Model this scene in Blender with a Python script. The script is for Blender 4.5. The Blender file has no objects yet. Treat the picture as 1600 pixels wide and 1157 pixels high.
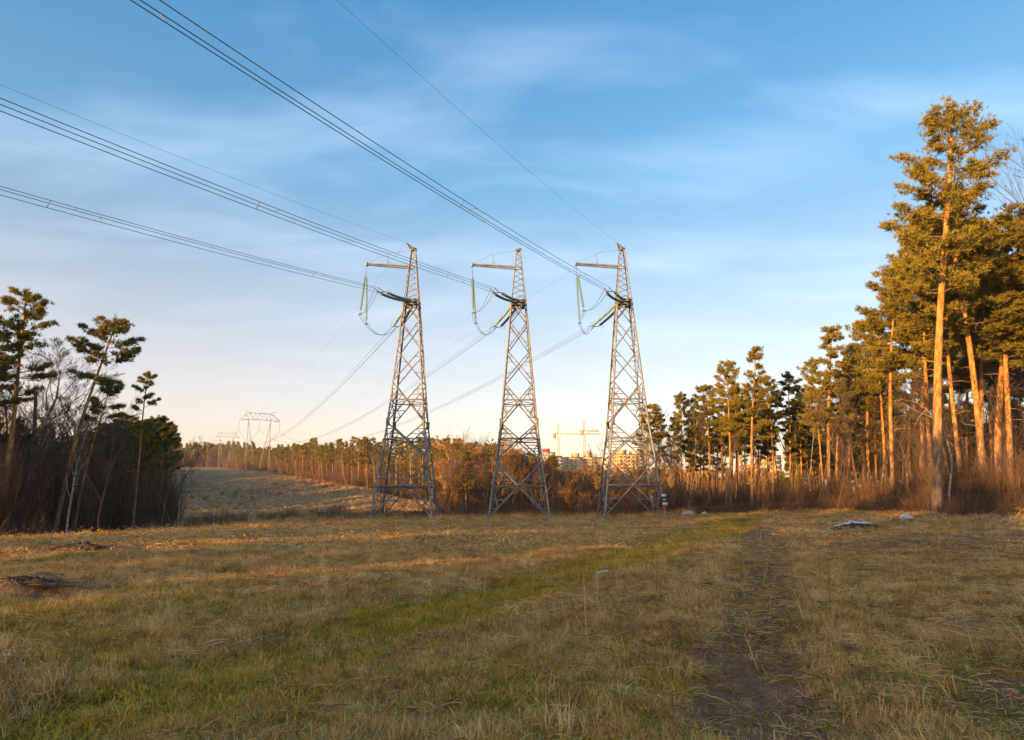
import bpy, math, random
import numpy as np
from mathutils import Vector, Matrix, noise as mnoise

R = math.radians
S = bpy.context.scene
COL = S.collection
rnd = random.Random(7)
NP = np.random.RandomState(11)

# ------------------------------------------------------------------ camera
F_PX = 1067.0                      # focal length in pixels of a 1600 px wide frame (24 mm on 36 mm)
PITCH = math.atan(210.0 / F_PX)
EYE = 1.65
cam_d = bpy.data.cameras.new('camera'); cam = bpy.data.objects.new('camera', cam_d); COL.objects.link(cam)
cam_d.sensor_width = 36.0; cam_d.lens = 36.0 * F_PX / 1600.0
cam_d.clip_start = 0.1; cam_d.clip_end = 9000
cam.location = (0, 0, EYE); cam.rotation_euler = (math.pi / 2 + PITCH, 0, 0)
S.camera = cam

# ------------------------------------------------------------------ sun, sky, exposure
SUN_EL = R(7.0)
SUN_AZ = R(222)                    # compass bearing of the sun, clockwise from +Y: behind and to the left
sun_vec = Vector((math.sin(SUN_AZ) * math.cos(SUN_EL), math.cos(SUN_AZ) * math.cos(SUN_EL), math.sin(SUN_EL)))
sd = bpy.data.lights.new('sun', 'SUN'); sun = bpy.data.objects.new('sun', sd); COL.objects.link(sun)
sd.energy = 4.1; sd.angle = R(0.6); sd.color = (1.0, 0.54, 0.19)
sun.rotation_euler = sun_vec.to_track_quat('Z', 'Y').to_euler()

W = bpy.data.worlds.new('World'); S.world = W; W.use_nodes = True
nt = W.node_tree; nt.nodes.clear()
def wn(t, **k):
    n = nt.nodes.new(t)
    for a, b in k.items(): setattr(n, a, b)
    return n
sky = wn('ShaderNodeTexSky', sky_type='NISHITA', sun_disc=False)
sky.sun_elevation = SUN_EL; sky.sun_rotation = SUN_AZ
sky.air_density = 1.0; sky.dust_density = 1.2; sky.ozone_density = 1.6
tc = wn('ShaderNodeTexCoord'); sep = wn('ShaderNodeSeparateXYZ')
nt.links.new(tc.outputs['Generated'], sep.inputs[0])
# clouds lie on a plane high above: direction divided by its height
zc = wn('ShaderNodeMath', operation='ADD'); nt.links.new(sep.outputs[2], zc.inputs[0]); zc.inputs[1].default_value = 0.12
zm = wn('ShaderNodeMath', operation='MAXIMUM'); nt.links.new(zc.outputs[0], zm.inputs[0]); zm.inputs[1].default_value = 0.05
dx = wn('ShaderNodeMath', operation='DIVIDE'); nt.links.new(sep.outputs[0], dx.inputs[0]); nt.links.new(zm.outputs[0], dx.inputs[1])
dy = wn('ShaderNodeMath', operation='DIVIDE'); nt.links.new(sep.outputs[1], dy.inputs[0]); nt.links.new(zm.outputs[0], dy.inputs[1])
cb = wn('ShaderNodeCombineXYZ'); nt.links.new(dx.outputs[0], cb.inputs[0]); nt.links.new(dy.outputs[0], cb.inputs[1])
mp = wn('ShaderNodeMapping'); mp.inputs['Scale'].default_value = (1.3, 3.2, 1); mp.inputs['Rotation'].default_value = (0, 0, R(-38)); mp.inputs['Location'].default_value = (1.3, 0.4, 0)
nt.links.new(cb.outputs[0], mp.inputs[0])
cn = wn('ShaderNodeTexNoise'); cn.inputs['Scale'].default_value = 1.0; cn.inputs['Detail'].default_value = 7; cn.inputs['Roughness'].default_value = 0.52; cn.inputs['Distortion'].default_value = 0.35
nt.links.new(mp.outputs[0], cn.inputs[0])
cr = wn('ShaderNodeMapRange'); cr.inputs[1].default_value = 0.44; cr.inputs[2].default_value = 0.74; cr.inputs[3].default_value = 0.0; cr.inputs[4].default_value = 0.6
nt.links.new(cn.outputs[0], cr.inputs[0])
cfade = wn('ShaderNodeMapRange'); cfade.inputs[1].default_value = .12; cfade.inputs[2].default_value = .42; nt.links.new(sep.outputs[2], cfade.inputs[0])
cmul = wn('ShaderNodeMath', operation='MULTIPLY'); nt.links.new(cr.outputs[0], cmul.inputs[0]); nt.links.new(cfade.outputs[0], cmul.inputs[1])
hs = wn('ShaderNodeHueSaturation'); hs.inputs['Saturation'].default_value = 1.25; hs.inputs['Hue'].default_value = .497; hs.inputs['Value'].default_value = 1.0
nt.links.new(sky.outputs[0], hs.inputs['Color'])
# warm low band of dusk air round the whole horizon
ramp = wn('ShaderNodeValToRGB'); e = ramp.color_ramp.elements
SKYSTOPS = [(0.0, (.95, .40, .40)), (.06, (.95, .42, .42)), (.124, (.88, .44, .38)), (.265, (.55, .42, .40)), (.434, (.12, .30, .48)), (.64, (.0, .18, .46)), (1.0, (.0, .15, .42))]
while len(e) < len(SKYSTOPS): e.new(0.5)
for i, (p, c) in enumerate(SKYSTOPS): e[i].position = p; e[i].color = (*c, 1)
nt.links.new(sep.outputs[2], ramp.inputs[0])
air = wn('ShaderNodeMix', data_type='RGBA'); air.inputs[0].default_value = 0.28
gain = wn('ShaderNodeVectorMath', operation='SCALE'); gain.inputs['Scale'].default_value = 6.6
nt.links.new(ramp.outputs[0], gain.inputs[0])
nt.links.new(hs.outputs[0], air.inputs[6]); nt.links.new(gain.outputs[0], air.inputs[7])
cm = wn('ShaderNodeMix', data_type='RGBA', blend_type='ADD'); nt.links.new(cmul.outputs[0], cm.inputs[0]); nt.links.new(air.outputs[2], cm.inputs[6])
cm.inputs[7].default_value = (1.25, 1.15, 1.2, 1)
bg = wn('ShaderNodeBackground'); bg.inputs[1].default_value = 0.11
wo = wn('ShaderNodeOutputWorld')
nt.links.new(cm.outputs[2], bg.inputs[0]); nt.links.new(bg.outputs[0], wo.inputs[0])

S.view_settings.view_transform = 'Standard'; S.view_settings.look = 'None'
S.view_settings.exposure = 1.6; S.view_settings.gamma = 1.0; S.view_settings.use_curve_mapping = False
S.render.engine = 'CYCLES'
S.cycles.max_bounces = 9; S.cycles.diffuse_bounces = 7; S.cycles.transparent_max_bounces = 6
S.cycles.volume_bounces = 0

# ------------------------------------------------------------------ helpers
def ss(v, a, b):
    t = np.clip((np.asarray(v, float) - a) / (b - a), 0, 1); return t * t * (3 - 2 * t)
HD = [-9, -.6, -.48, -.375, -.31, -.243, -.2, -.15, -.05, .1, .3, 9]
HE = [.040, .046, .0485, .0485, .041, .030, .019, .006, -.004, -.010, -.004, .0]
HY = [500, 500, 480, 430, 350, 285, 240, 210, 190, 180, 170, 170]
def height(x, y):
    x = np.asarray(x, float); y = np.asarray(y, float)
    z = 1.15 * ss(x, 8, 34) * ss(y, 15, 46) - 1.05 * ss(-x, 16, 40) * ss(y, 18, 55)
    ys = np.maximum(y, 60.0); d = x / ys
    ee = np.interp(d, HD, HE); DD = np.interp(d, HD, HY)
    v = 1 - ss(d, .08, .3)
    s = np.clip((ys - 118) / (DD - 118), 0, 1)
    ez = -.034 + (ee + .034) * (1 - (1 - s) ** 1.55)
    zh = 1.65 + ez * (1 + .13 * ss(ys, 480, 900) * (ee > 0)) * np.minimum(ys, np.where(ee > 0, 1600, DD))
    t = ss(ys, 86, 122)
    z2 = z * (1 - t) + (zh * v + (0.7 + 0 * z) * (1 - v)) * t
    z = np.where(y > 86, z2, z)
    return z
def hz(x, y): return float(height(x, y))

def ray(px, py):
    c, s = math.cos(PITCH), math.sin(PITCH)
    a = (px - 800) / F_PX; b = (578.5 - py) / F_PX
    return Vector((a, c - b * s, s + b * c))
def at(px, py, depth):             # world point at horizontal distance depth along the sight line
    d = ray(px, py); k = depth / d.y
    return Vector((d.x * k, depth, EYE + d.z * k))
def ground_at(px, py):
    d = ray(px, py); k = -EYE / d.z
    return (d.x * k, d.y * k)
def project(p):
    v = Vector(p) - Vector((0, 0, EYE)); c, s = math.cos(PITCH), math.sin(PITCH)
    f = v.y * c + v.z * s; u = -v.y * s + v.z * c
    return (800 + F_PX * v.x / f, 578.5 - F_PX * u / f)

class MB:
    def __init__(s): s.v = []; s.f = []; s.n = 0
    def add(s, v, f, m=0):
        v = np.asarray(v, float).reshape(-1, 3); f = np.asarray(f, int)
        s.v.append(v); s.f.append((f + s.n, m)); s.n += len(v)
    def mesh(s, name, mats, smooth=False):
        me = bpy.data.meshes.new(name)
        V = np.concatenate(s.v); me.vertices.add(len(V)); me.vertices.foreach_set('co', V.ravel())
        L = np.concatenate([f.ravel() for f, _ in s.f]); T = np.concatenate([np.full(len(f), f.shape[1]) for f, _ in s.f])
        M = np.concatenate([np.full(len(f), m) for f, m in s.f])
        me.loops.add(len(L)); me.loops.foreach_set('vertex_index', L)
        me.polygons.add(len(T)); st = np.concatenate([[0], np.cumsum(T)[:-1]])
        me.polygons.foreach_set('loop_start', st); me.polygons.foreach_set('loop_total', T)
        me.polygons.foreach_set('material_index', M)
        if smooth: me.polygons.foreach_set('use_smooth', np.ones(len(T), bool))
        for m in (mats if isinstance(mats, (list, tuple)) else [mats]): me.materials.append(m)
        me.update(calc_edges=True); me.validate()
        return me
    def obj(s, name, mats, parent=None, smooth=False):
        o = bpy.data.objects.new(name, s.mesh(name, mats, smooth)); COL.objects.link(o); o.parent = parent
        return o

def frames(P):
    P = np.asarray(P, float); n = len(P)
    T = np.gradient(P, axis=0); T /= np.linalg.norm(T, axis=1)[:, None] + 1e-9
    ref = np.array([0, 0, 1.0]) if abs(T[0][2]) < .9 else np.array([1.0, 0, 0])
    U = np.cross(T, ref); U /= np.linalg.norm(U, axis=1)[:, None] + 1e-9
    V = np.cross(T, U)
    return P, U, V
def tube(mb, P, r, k=6, m=0, cap=False, wob=0):
    P, U, V = frames(P); n = len(P); r = np.broadcast_to(np.asarray(r, float), (n,))
    a = np.arange(k) * 2 * math.pi / k
    rr = r[:, None] * (1 + (NP.uniform(-wob, wob, (n, k)) if wob else 0))
    X = P[:, None] + rr[..., None] * (np.cos(a)[None, :, None] * U[:, None] + np.sin(a)[None, :, None] * V[:, None])
    i = np.arange(n - 1)[:, None] * k; j = np.arange(k)[None]; j2 = (j + 1) % k
    f = np.stack([i + j, i + j2, i + k + j2, i + k + j], -1).reshape(-1, 4)
    mb.add(X.reshape(-1, 3), f, m)
    if cap:
        mb.add(X[0], [list(range(k))], m); mb.add(X[-1], [list(range(k))[::-1]], m)
def box(mb, c, h, m=0, rot=None):
    q = np.array([[x, y, z] for x in (-1, 1) for y in (-1, 1) for z in (-1, 1)], float) * np.asarray(h, float)
    if rot is not None: q = q @ np.array(rot).T
    q = q + np.asarray(c, float)
    mb.add(q, [[0, 1, 3, 2], [4, 6, 7, 5], [0, 4, 5, 1], [2, 3, 7, 6], [0, 2, 6, 4], [1, 5, 7, 3]], m)
def beam(mb, a, b, w, t=None, m=0):   # rectangular bar between two points
    a = np.asarray(a, float); b = np.asarray(b, float); t = t or w
    d = b - a; L = np.linalg.norm(d); d = d / L
    ref = np.array([0, 0, 1.0]) if abs(d[2]) < .95 else np.array([0, 1.0, 0])
    u = np.cross(d, ref); u /= np.linalg.norm(u); v = np.cross(d, u)
    box(mb, (a + b) / 2, (w / 2, t / 2, L / 2), m, rot=np.stack([u, v, d], 1))
def angle_bar(mb, a, b, w, out, m=0):  # L-section steel angle, its corner towards out
    a = np.asarray(a, float); b = np.asarray(b, float); d = (b - a) / np.linalg.norm(b - a)
    o = np.asarray(out, float); o = o - d * o.dot(d); o /= np.linalg.norm(o) + 1e-9
    s = np.cross(d, o); p = (-o + s) / math.sqrt(2); q = (-o - s) / math.sqrt(2); t = max(w * .12, .008)
    sec = [np.zeros(3), p * w, p * w + q * t, (p + q) * t, q * w + p * t, q * w]
    V = [a + x for x in sec] + [b + x for x in sec]
    mb.add(V, [[i, (i + 1) % 6, 6 + (i + 1) % 6, 6 + i] for i in range(6)], m)
    mb.add(V, [[0, 3, 2, 1], [0, 5, 4, 3], [6, 7, 8, 9], [6, 9, 10, 11]], m)

def tag(o, label=None, cat=None, group=None, kind=None):
    if label: o['label'] = label
    if cat: o['category'] = cat
    if group: o['group'] = group
    if kind: o['kind'] = kind
    return o
def empty(name, loc=(0, 0, 0), rz=0):
    o = bpy.data.objects.new(name, None); COL.objects.link(o); o.location = loc; o.rotation_euler = (0, 0, rz); o.empty_display_size = .3
    return o
def link(name, me, parent=None):
    o = bpy.data.objects.new(name, me); COL.objects.link(o); o.parent = parent; return o
def copy_tree(o, parent=None):
    c = o.copy(); COL.objects.link(c); c.parent = parent
    for ch in KIDS.get(o.name, []): copy_tree(ch, c)
    return c
KIDS = {}
def index_kids():
    KIDS.clear()
    for o in bpy.data.objects:
        if o.parent: KIDS.setdefault(o.parent.name, []).append(o)

# ------------------------------------------------------------------ materials
def mat(name, base, rough=.8, metal=0, noise=None, bump=None, coord='Object', trans=0, rand=0.0, spec=.3, wnoise=None):
    """base colour mixed by noise: noise=(scale, colour2, lo, hi) list; bump=(scale, strength)"""
    m = bpy.data.materials.new(name); m.use_nodes = True; t = m.node_tree; N = t.nodes; L = t.links
    b = N['Principled BSDF']; b.inputs['Roughness'].default_value = rough; b.inputs['Metallic'].default_value = metal
    b.inputs['Specular IOR Level'].default_value = spec
    co = N.new('ShaderNodeTexCoord'); geo = N.new('ShaderNodeNewGeometry')
    src = co.outputs['Object'] if coord == 'Object' else geo.outputs['Position']
    rgb = N.new('ShaderNodeRGB'); rgb.outputs[0].default_value = (*base, 1); cur = rgb.outputs[0]
    for (sc, c2, lo, hi) in (noise or []):
        n = N.new('ShaderNodeTexNoise'); n.inputs['Scale'].default_value = sc if not isinstance(sc, tuple) else 1; n.inputs['Detail'].default_value = 5; n.inputs['Roughness'].default_value = .6
        if isinstance(sc, tuple):
            mpn = N.new('ShaderNodeMapping'); mpn.inputs['Scale'].default_value = sc; L.new(src, mpn.inputs[0]); L.new(mpn.outputs[0], n.inputs[0])
        else: L.new(src, n.inputs[0])
        r = N.new('ShaderNodeMapRange'); r.inputs[1].default_value = lo; r.inputs[2].default_value = hi; L.new(n.outputs[0], r.inputs[0])
        x = N.new('ShaderNodeMix'); x.data_type = 'RGBA'; L.new(r.outputs[0], x.inputs[0]); L.new(cur, x.inputs[6]); x.inputs[7].default_value = (*c2, 1); cur = x.outputs[2]
    if rand:
        oi = N.new('ShaderNodeObjectInfo'); r = N.new('ShaderNodeMapRange'); r.inputs[3].default_value = 1 - rand; r.inputs[4].default_value = 1 + rand
        L.new(oi.outputs['Random'], r.inputs[0]); vs = N.new('ShaderNodeVectorMath'); vs.operation = 'SCALE'; L.new(cur, vs.inputs[0]); L.new(r.outputs[0], vs.inputs['Scale']); cur = vs.outputs[0]
    L.new(cur, b.inputs['Base Color'])
    if bump:
        n = N.new('ShaderNodeTexNoise'); n.inputs['Scale'].default_value = bump[0]; n.inputs['Detail'].default_value = 6; L.new(src, n.inputs[0])
        bn = N.new('ShaderNodeBump'); bn.inputs['Strength'].default_value = bump[1]; bn.inputs['Distance'].default_value = bump[2] if len(bump) > 2 else .02
        L.new(n.outputs[0], bn.inputs['Height']); L.new(bn.outputs[0], b.inputs['Normal'])
    if trans:
        tr = N.new('ShaderNodeBsdfTranslucent'); L.new(cur, tr.inputs[0]); mx = N.new('ShaderNodeMixShader'); mx.inputs[0].default_value = trans
        L.new(b.outputs[0], mx.inputs[1]); L.new(tr.outputs[0], mx.inputs[2]); L.new(mx.outputs[0], N['Material Output'].inputs[0])
    m['cur'] = 1
    return m

M = {}
def pine_bark():
    m = mat('pine_bark', (.15, .105, .08), .9, bump=(7, 1.0, .12)); t = m.node_tree; N = t.nodes; L = t.links
    b = N['Principled BSDF']; co = N['Texture Coordinate']; sp = N.new('ShaderNodeSeparateXYZ'); L.new(co.outputs['Object'], sp.inputs[0])
    n = N.new('ShaderNodeTexNoise'); n.inputs['Scale'].default_value = 1; n.inputs['Detail'].default_value = 7
    mpn = N.new('ShaderNodeMapping'); mpn.inputs['Scale'].default_value = (7, 7, 1.6); L.new(co.outputs['Object'], mpn.inputs[0]); L.new(mpn.outputs[0], n.inputs[0])
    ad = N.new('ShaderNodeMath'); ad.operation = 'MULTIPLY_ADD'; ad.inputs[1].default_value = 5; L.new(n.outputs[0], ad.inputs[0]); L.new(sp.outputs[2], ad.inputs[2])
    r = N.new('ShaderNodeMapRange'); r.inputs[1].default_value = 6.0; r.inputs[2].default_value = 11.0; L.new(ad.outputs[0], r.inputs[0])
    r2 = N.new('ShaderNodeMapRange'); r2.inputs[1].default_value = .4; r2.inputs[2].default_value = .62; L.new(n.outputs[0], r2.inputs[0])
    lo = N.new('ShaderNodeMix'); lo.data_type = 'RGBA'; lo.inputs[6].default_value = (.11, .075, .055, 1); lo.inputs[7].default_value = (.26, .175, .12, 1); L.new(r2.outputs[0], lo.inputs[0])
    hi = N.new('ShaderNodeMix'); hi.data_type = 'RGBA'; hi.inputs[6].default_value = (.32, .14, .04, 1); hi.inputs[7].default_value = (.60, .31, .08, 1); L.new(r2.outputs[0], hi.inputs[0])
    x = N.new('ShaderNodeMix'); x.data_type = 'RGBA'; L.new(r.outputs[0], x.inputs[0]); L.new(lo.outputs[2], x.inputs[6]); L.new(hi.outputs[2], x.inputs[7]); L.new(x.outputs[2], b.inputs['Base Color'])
    return m
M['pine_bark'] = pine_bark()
M['limb'] = mat('pine_limb', (.22, .13, .08), .9, noise=[(5, (.1, .07, .05), .4, .6)])
M['needles'] = mat('pine_needles', (.21, .185, .024), .7, noise=[(.9, (.31, .225, .032), .42, .62), (3.1, (.10, .10, .02), .5, .7)], trans=.25, rand=.22, spec=.2)
M['needles_dark'] = mat('dark_pine_needles', (.055, .075, .022), .7, noise=[(1.2, (.09, .095, .026), .45, .65)], trans=.2, rand=.2, spec=.2)  # darker green needles for some of the pines
M['bare'] = mat('bare_bark', (.135, .095, .07), .9, noise=[(2.5, (.085, .06, .048), .4, .6)], rand=.3)
M['twig_red'] = mat('reddish_sunlit_twigs', (.46, .25, .08), .9, noise=[(1.5, (.30, .16, .06), .4, .6)], rand=.5)  # reddish twigs, with the copse's sunlit orange put into the colour
M['golden_twig'] = mat('golden_twigs', (.42, .27, .09), .9, noise=[(1.5, (.26, .16, .07), .4, .6)], rand=.4)
M['birch'] = mat('birch_bark', (.40, .36, .31), .8, noise=[((2, 2, 9), (.07, .06, .055), .50, .58), (1.1, (.24, .19, .15), .4, .65)], bump=(14, .4))
M['brush'] = mat('brush_stems', (.17, .10, .055), .95, noise=[(.7, (.09, .055, .036), .4, .65)], rand=.35)
M['steel'] = mat('galvanised_steel', (.28, .28, .275), .6, .3, noise=[(1.7, (.17, .165, .155), .4, .62), (9, (.31, .29, .27), .55, .7), (3.3, (.2, .14, .1), .62, .78)], bump=(30, .15, .004), rand=.06)
M['steel_dark'] = mat('dark_fittings', (.07, .065, .06), .6, .3, noise=[(6, (.14, .08, .04), .5, .7)])
M['glass'] = mat('green_glass_insulator', (.19, .30, .25), .3, 0, noise=[(4, (.15, .25, .2), .4, .6)], spec=.4)
M['wire'] = mat('aluminium_cable', (.10, .10, .105), .5, .5, noise=[(3, (.14, .14, .14), .4, .6)])
M['spacer'] = mat('spacer_metal', (.3, .27, .24), .5, .5, noise=[(8, (.2, .18, .16), .4, .6)])
M['crane'] = mat('yellow_crane_paint', (.62, .40, .08), .5, noise=[(.4, (.5, .32, .08), .4, .6)])
M['crane2'] = mat('crane_ballast', (.3, .29, .27), .9, noise=[(.7, (.22, .21, .2), .4, .6)])
M['wallA'] = mat('pale_yellow_panel', (.62, .5, .28), .85, noise=[(.12, (.54, .43, .25), .4, .6)], bump=(2, .2))
M['wallB'] = mat('cream_panel', (.66, .58, .42), .85, noise=[(.12, (.56, .48, .35), .4, .6)], bump=(2, .2))
M['wallC'] = mat('sand_brick', (.58, .42, .2), .85, noise=[(.12, (.48, .36, .2), .4, .6)], bump=(2, .2))
M['wallD'] = mat('grey_panel_wall', (.42, .4, .38), .85, noise=[(.12, (.36, .35, .34), .4, .6)], bump=(2, .2))
M['window'] = mat('window_glass', (.07, .075, .08), .3, spec=.5, noise=[(.9, (.16, .13, .09), .5, .6)])
M['roof'] = mat('roof_felt', (.12, .1, .09), .9, noise=[(.3, (.18, .15, .12), .4, .6)])
M['red'] = mat('red_sign_face', (.5, .05, .03), .6, noise=[(.8, (.38, .05, .03), .4, .6)])
M['white_plastic'] = mat('white_plastic', (.80, .76, .70), .55, noise=[(6, (.55, .5, .45), .5, .7)], bump=(18, .6, .02), trans=.15)
M['black_plate'] = mat('black_plate', (.025, .025, .03), .5, noise=[(7, (.045, .045, .05), .4, .6)])
M['white_plate'] = mat('white_plate', (.74, .74, .72), .5, noise=[(5, (.6, .59, .56), .5, .7)])
M['red_plate'] = mat('red_plate', (.42, .06, .05), .5, noise=[(7, (.3, .05, .05), .4, .6)])
M['cardboard'] = mat('cardboard', (.42, .27, .15), .9, noise=[(5, (.3, .19, .11), .4, .6)])
M['wood_pale'] = mat('peeled_wood', (.5, .4, .27), .85, noise=[((3, 3, 14), (.34, .25, .16), .45, .6)])
M['orange_tip'] = mat('orange_marker_paint', (.55, .2, .09), .6, noise=[(9, (.4, .14, .07), .4, .6)])
M['concrete'] = mat('footing_concrete', (.33, .32, .3), .9, noise=[(3, (.24, .23, .21), .4, .6)], bump=(12, .5))
M['leafy'] = mat('weed_leaf', (.25, .27, .02), .6, noise=[(3, (.36, .32, .04), .45, .65)], trans=.3, rand=.3)
M['water'] = mat('muddy_water', (.05, .045, .035), .12, spec=.6, noise=[(2, (.07, .06, .045), .4, .6)], bump=(6, .05, .01))
M['soilheap'] = mat('heap_soil', (.055, .038, .027), .95, noise=[(4, (.12, .085, .05), .5, .65), (15, (.03, .022, .018), .5, .7)], bump=(12, .9, .05))
M['deadleaf'] = mat('dead_leaf', (.17, .095, .045), .8, noise=[(5, (.26, .16, .08), .45, .65)], rand=.3, trans=.1)

def grass_mat(name, stops, sc=.35, rand=.25, trans=.25):
    m = bpy.data.materials.new(name); m.use_nodes = True; t = m.node_tree; N = t.nodes; L = t.links; b = N['Principled BSDF']
    b.inputs['Roughness'].default_value = .75; b.inputs['Specular IOR Level'].default_value = .2
    geo = N.new('ShaderNodeNewGeometry'); n = N.new('ShaderNodeTexNoise'); n.inputs['Scale'].default_value = sc; n.inputs['Detail'].default_value = 6; n.inputs['Roughness'].default_value = .7
    L.new(geo.outputs['Position'], n.inputs[0]); oi = N.new('ShaderNodeObjectInfo')
    a = N.new('ShaderNodeMath'); a.operation = 'MULTIPLY_ADD'; a.inputs[1].default_value = .8; L.new(oi.outputs['Random'], a.inputs[0])
    s2 = N.new('ShaderNodeMath'); s2.operation = 'SUBTRACT'; s2.inputs[1].default_value = .38; L.new(n.outputs[0], s2.inputs[0]); L.new(s2.outputs[0], a.inputs[2])
    r = N.new('ShaderNodeValToRGB'); e = r.color_ramp.elements
    while len(e) < len(stops): e.new(.5)
    for i, (p, c) in enumerate(stops): e[i].position = p; e[i].color = (*c, 1)
    L.new(a.outputs[0], r.inputs[0]); L.new(r.outputs[0], b.inputs['Base Color'])
    tr = N.new('ShaderNodeBsdfTranslucent'); L.new(r.outputs[0], tr.inputs[0]); mx = N.new('ShaderNodeMixShader'); mx.inputs[0].default_value = trans
    L.new(b.outputs[0], mx.inputs[1]); L.new(tr.outputs[0], mx.inputs[2]); L.new(mx.outputs[0], N['Material Output'].inputs[0])
    return m
M['straw'] = grass_mat('dry_straw', [(.05, (.13, .06, .025)), (.25, (.34, .16, .05)), (.45, (.62, .32, .09)), (.62, (.84, .48, .15)), (.85, (.92, .64, .27))], sc=.9)
M['straw_green'] = grass_mat('half_green_grass', [(.2, (.32, .20, .016)), (.45, (.58, .35, .035)), (.7, (.78, .44, .08))])
M['green'] = grass_mat('green_grass', [(.2, (.26, .19, .012)), (.45, (.50, .36, .022)), (.7, (.74, .46, .05))])

# ------------------------------------------------------------------ ground: one sheet
# the grassy cart track and the earth rut, as lines on the ground
def poly_ground(pts): return np.array([[*ground_at(px, py)] for px, py in pts])
TRACK = poly_ground([(120, 1130), (300, 1070), (480, 1015), (660, 962), (800, 920), (920, 890), (1010, 866), (1080, 845), (1130, 828), (1160, 818)])
TRACKW = .8 * np.array([.9, .9, 1.0, 1.15, 1.3, 1.4, 1.6, 1.9, 2.2, 2.4])
RUT = poly_ground([(1180, 1150), (1175, 1070), (1185, 1010), (1190, 960), (1195, 910), (1192, 870), (1185, 845), (1170, 822)])
RUTW = np.array([.6, .62, .62, .65, .7, .8, 1.0, 1.1])
def dist_line(x, y, P, Wd):
    best = np.full(x.shape, 1e9)
    for i in range(len(P) - 1):
        a, b = P[i], P[i + 1]; d = b - a; L2 = d.dot(d)
        t = np.clip(((x - a[0]) * d[0] + (y - a[1]) * d[1]) / L2, 0, 1)
        w = Wd[i] * (1 - t) + Wd[i + 1] * t
        q = np.hypot(x - a[0] - t * d[0], y - a[1] - t * d[1]) / w
        best = np.minimum(best, q)
    return best
def vnoise(x, y, s, seed=0):          # cheap smooth value noise
    rs = np.random.RandomState(seed); G = rs.rand(256, 256)
    u = x / s; v = y / s; i = np.floor(u).astype(int); j = np.floor(v).astype(int); fu = u - i; fv = v - j
    fu = fu * fu * (3 - 2 * fu); fv = fv * fv * (3 - 2 * fv)
    g = lambda a, b: G[a % 256, b % 256]
    return (g(i, j) * (1 - fu) + g(i + 1, j) * fu) * (1 - fv) + (g(i, j + 1) * (1 - fu) + g(i + 1, j + 1) * fu) * fv
HEAPS = [(*ground_at(35, 935), 1.3, .28), (*ground_at(70, 922), .9, .2), (*ground_at(125, 862), 1.6, .22), (*ground_at(640, 880), 1.5, .05)]
def relief(x, y):
    near = 1 - ss(np.hypot(x, y), 90, 160)
    q = dist_line(x, y, TRACK, TRACKW); qr = dist_line(x, y, RUT, RUTW)
    z = (vnoise(x, y, 3.1, 1) - .5) * .16 + (vnoise(x, y, 1.1, 2) - .5) * .10 * (.3 + ss(q, .6, 1.3)) + (vnoise(x, y, .37, 3) - .5) * .035
    z = z + .10 * (ss(q, .75, 1.5)) - .05
    z = z - .05 * np.exp(-((q - .55) / .18) ** 2) - .12 * np.exp(-(qr / .8) ** 4) + .08 * np.exp(-((qr - 1.7) / .5) ** 2)
    for hx, hy, hr, hh in HEAPS: z = z + hh * np.exp(-((x - hx) ** 2 + (y - hy) ** 2) / (hr * hr * .5)) * (.6 + .8 * vnoise(x, y, .3, 9))
    far = ss(np.hypot(x, y), 100, 220) * (vnoise(x, y, 14, 5) - .5) * .9
    return z * near + far
def green_mask(x, y):
    q = dist_line(x, y, TRACK, TRACKW)
    g = (1 - ss(q + (vnoise(x, y, .8, 21) - .5) * .8, .75, 1.45)) * (.8 + .2 * ss(vnoise(x, y, 1.3, 22), .2, .6))
    patch = ss(vnoise(x, y, 4.2, 23) * .6 + vnoise(x, y, 1.2, 24) * .4, .58, .76) * (1 - ss(np.hypot(x, y), 10, 60)) * .8
    patch = np.maximum(patch * .5, .22 * (1 - ss(np.hypot(x - 0, y - 3), 3.5, 7.5)) * ss(vnoise(x, y, .9, 28), .3, .6))
    edge = .55 * ss(y, 40, 55) * ss(x, 18, 30) * ss(vnoise(x, y, 3, 25), .4, .6)
    return np.clip(np.maximum(np.maximum(g, patch), edge), 0, 1)
def soil_mask(x, y):
    qr = dist_line(x, y, RUT, RUTW)
    s = 1 - ss(qr + (vnoise(x, y, .5, 31) - .5) * .6, .7, 1.25)
    q = dist_line(x, y, TRACK, TRACKW); s = np.maximum(s, .7 * np.exp(-((q - .5) / .12) ** 2) * ss(vnoise(x, y, 1.5, 35), .45, .65))
    for hx, hy, hr, hh in HEAPS[:3]: s = np.maximum(s, np.exp(-((x - hx) ** 2 + (y - hy) ** 2) / (hr * hr)))
    right = ss(x, 8, 13) * ss(y, 9, 15) * (1 - ss(y, 26, 40)) * ss(vnoise(x, y, 3.0, 33) * .6 + vnoise(x, y, .9, 34) * .4, .35, .55)
    corner = ss(x, 2.5, 4) * (1 - ss(y, 6, 11)) * ss(vnoise(x, y, .7, 36), .35, .6) * .9
    return np.clip(np.maximum(np.maximum(s, right * .95), corner), 0, 1)

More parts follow.
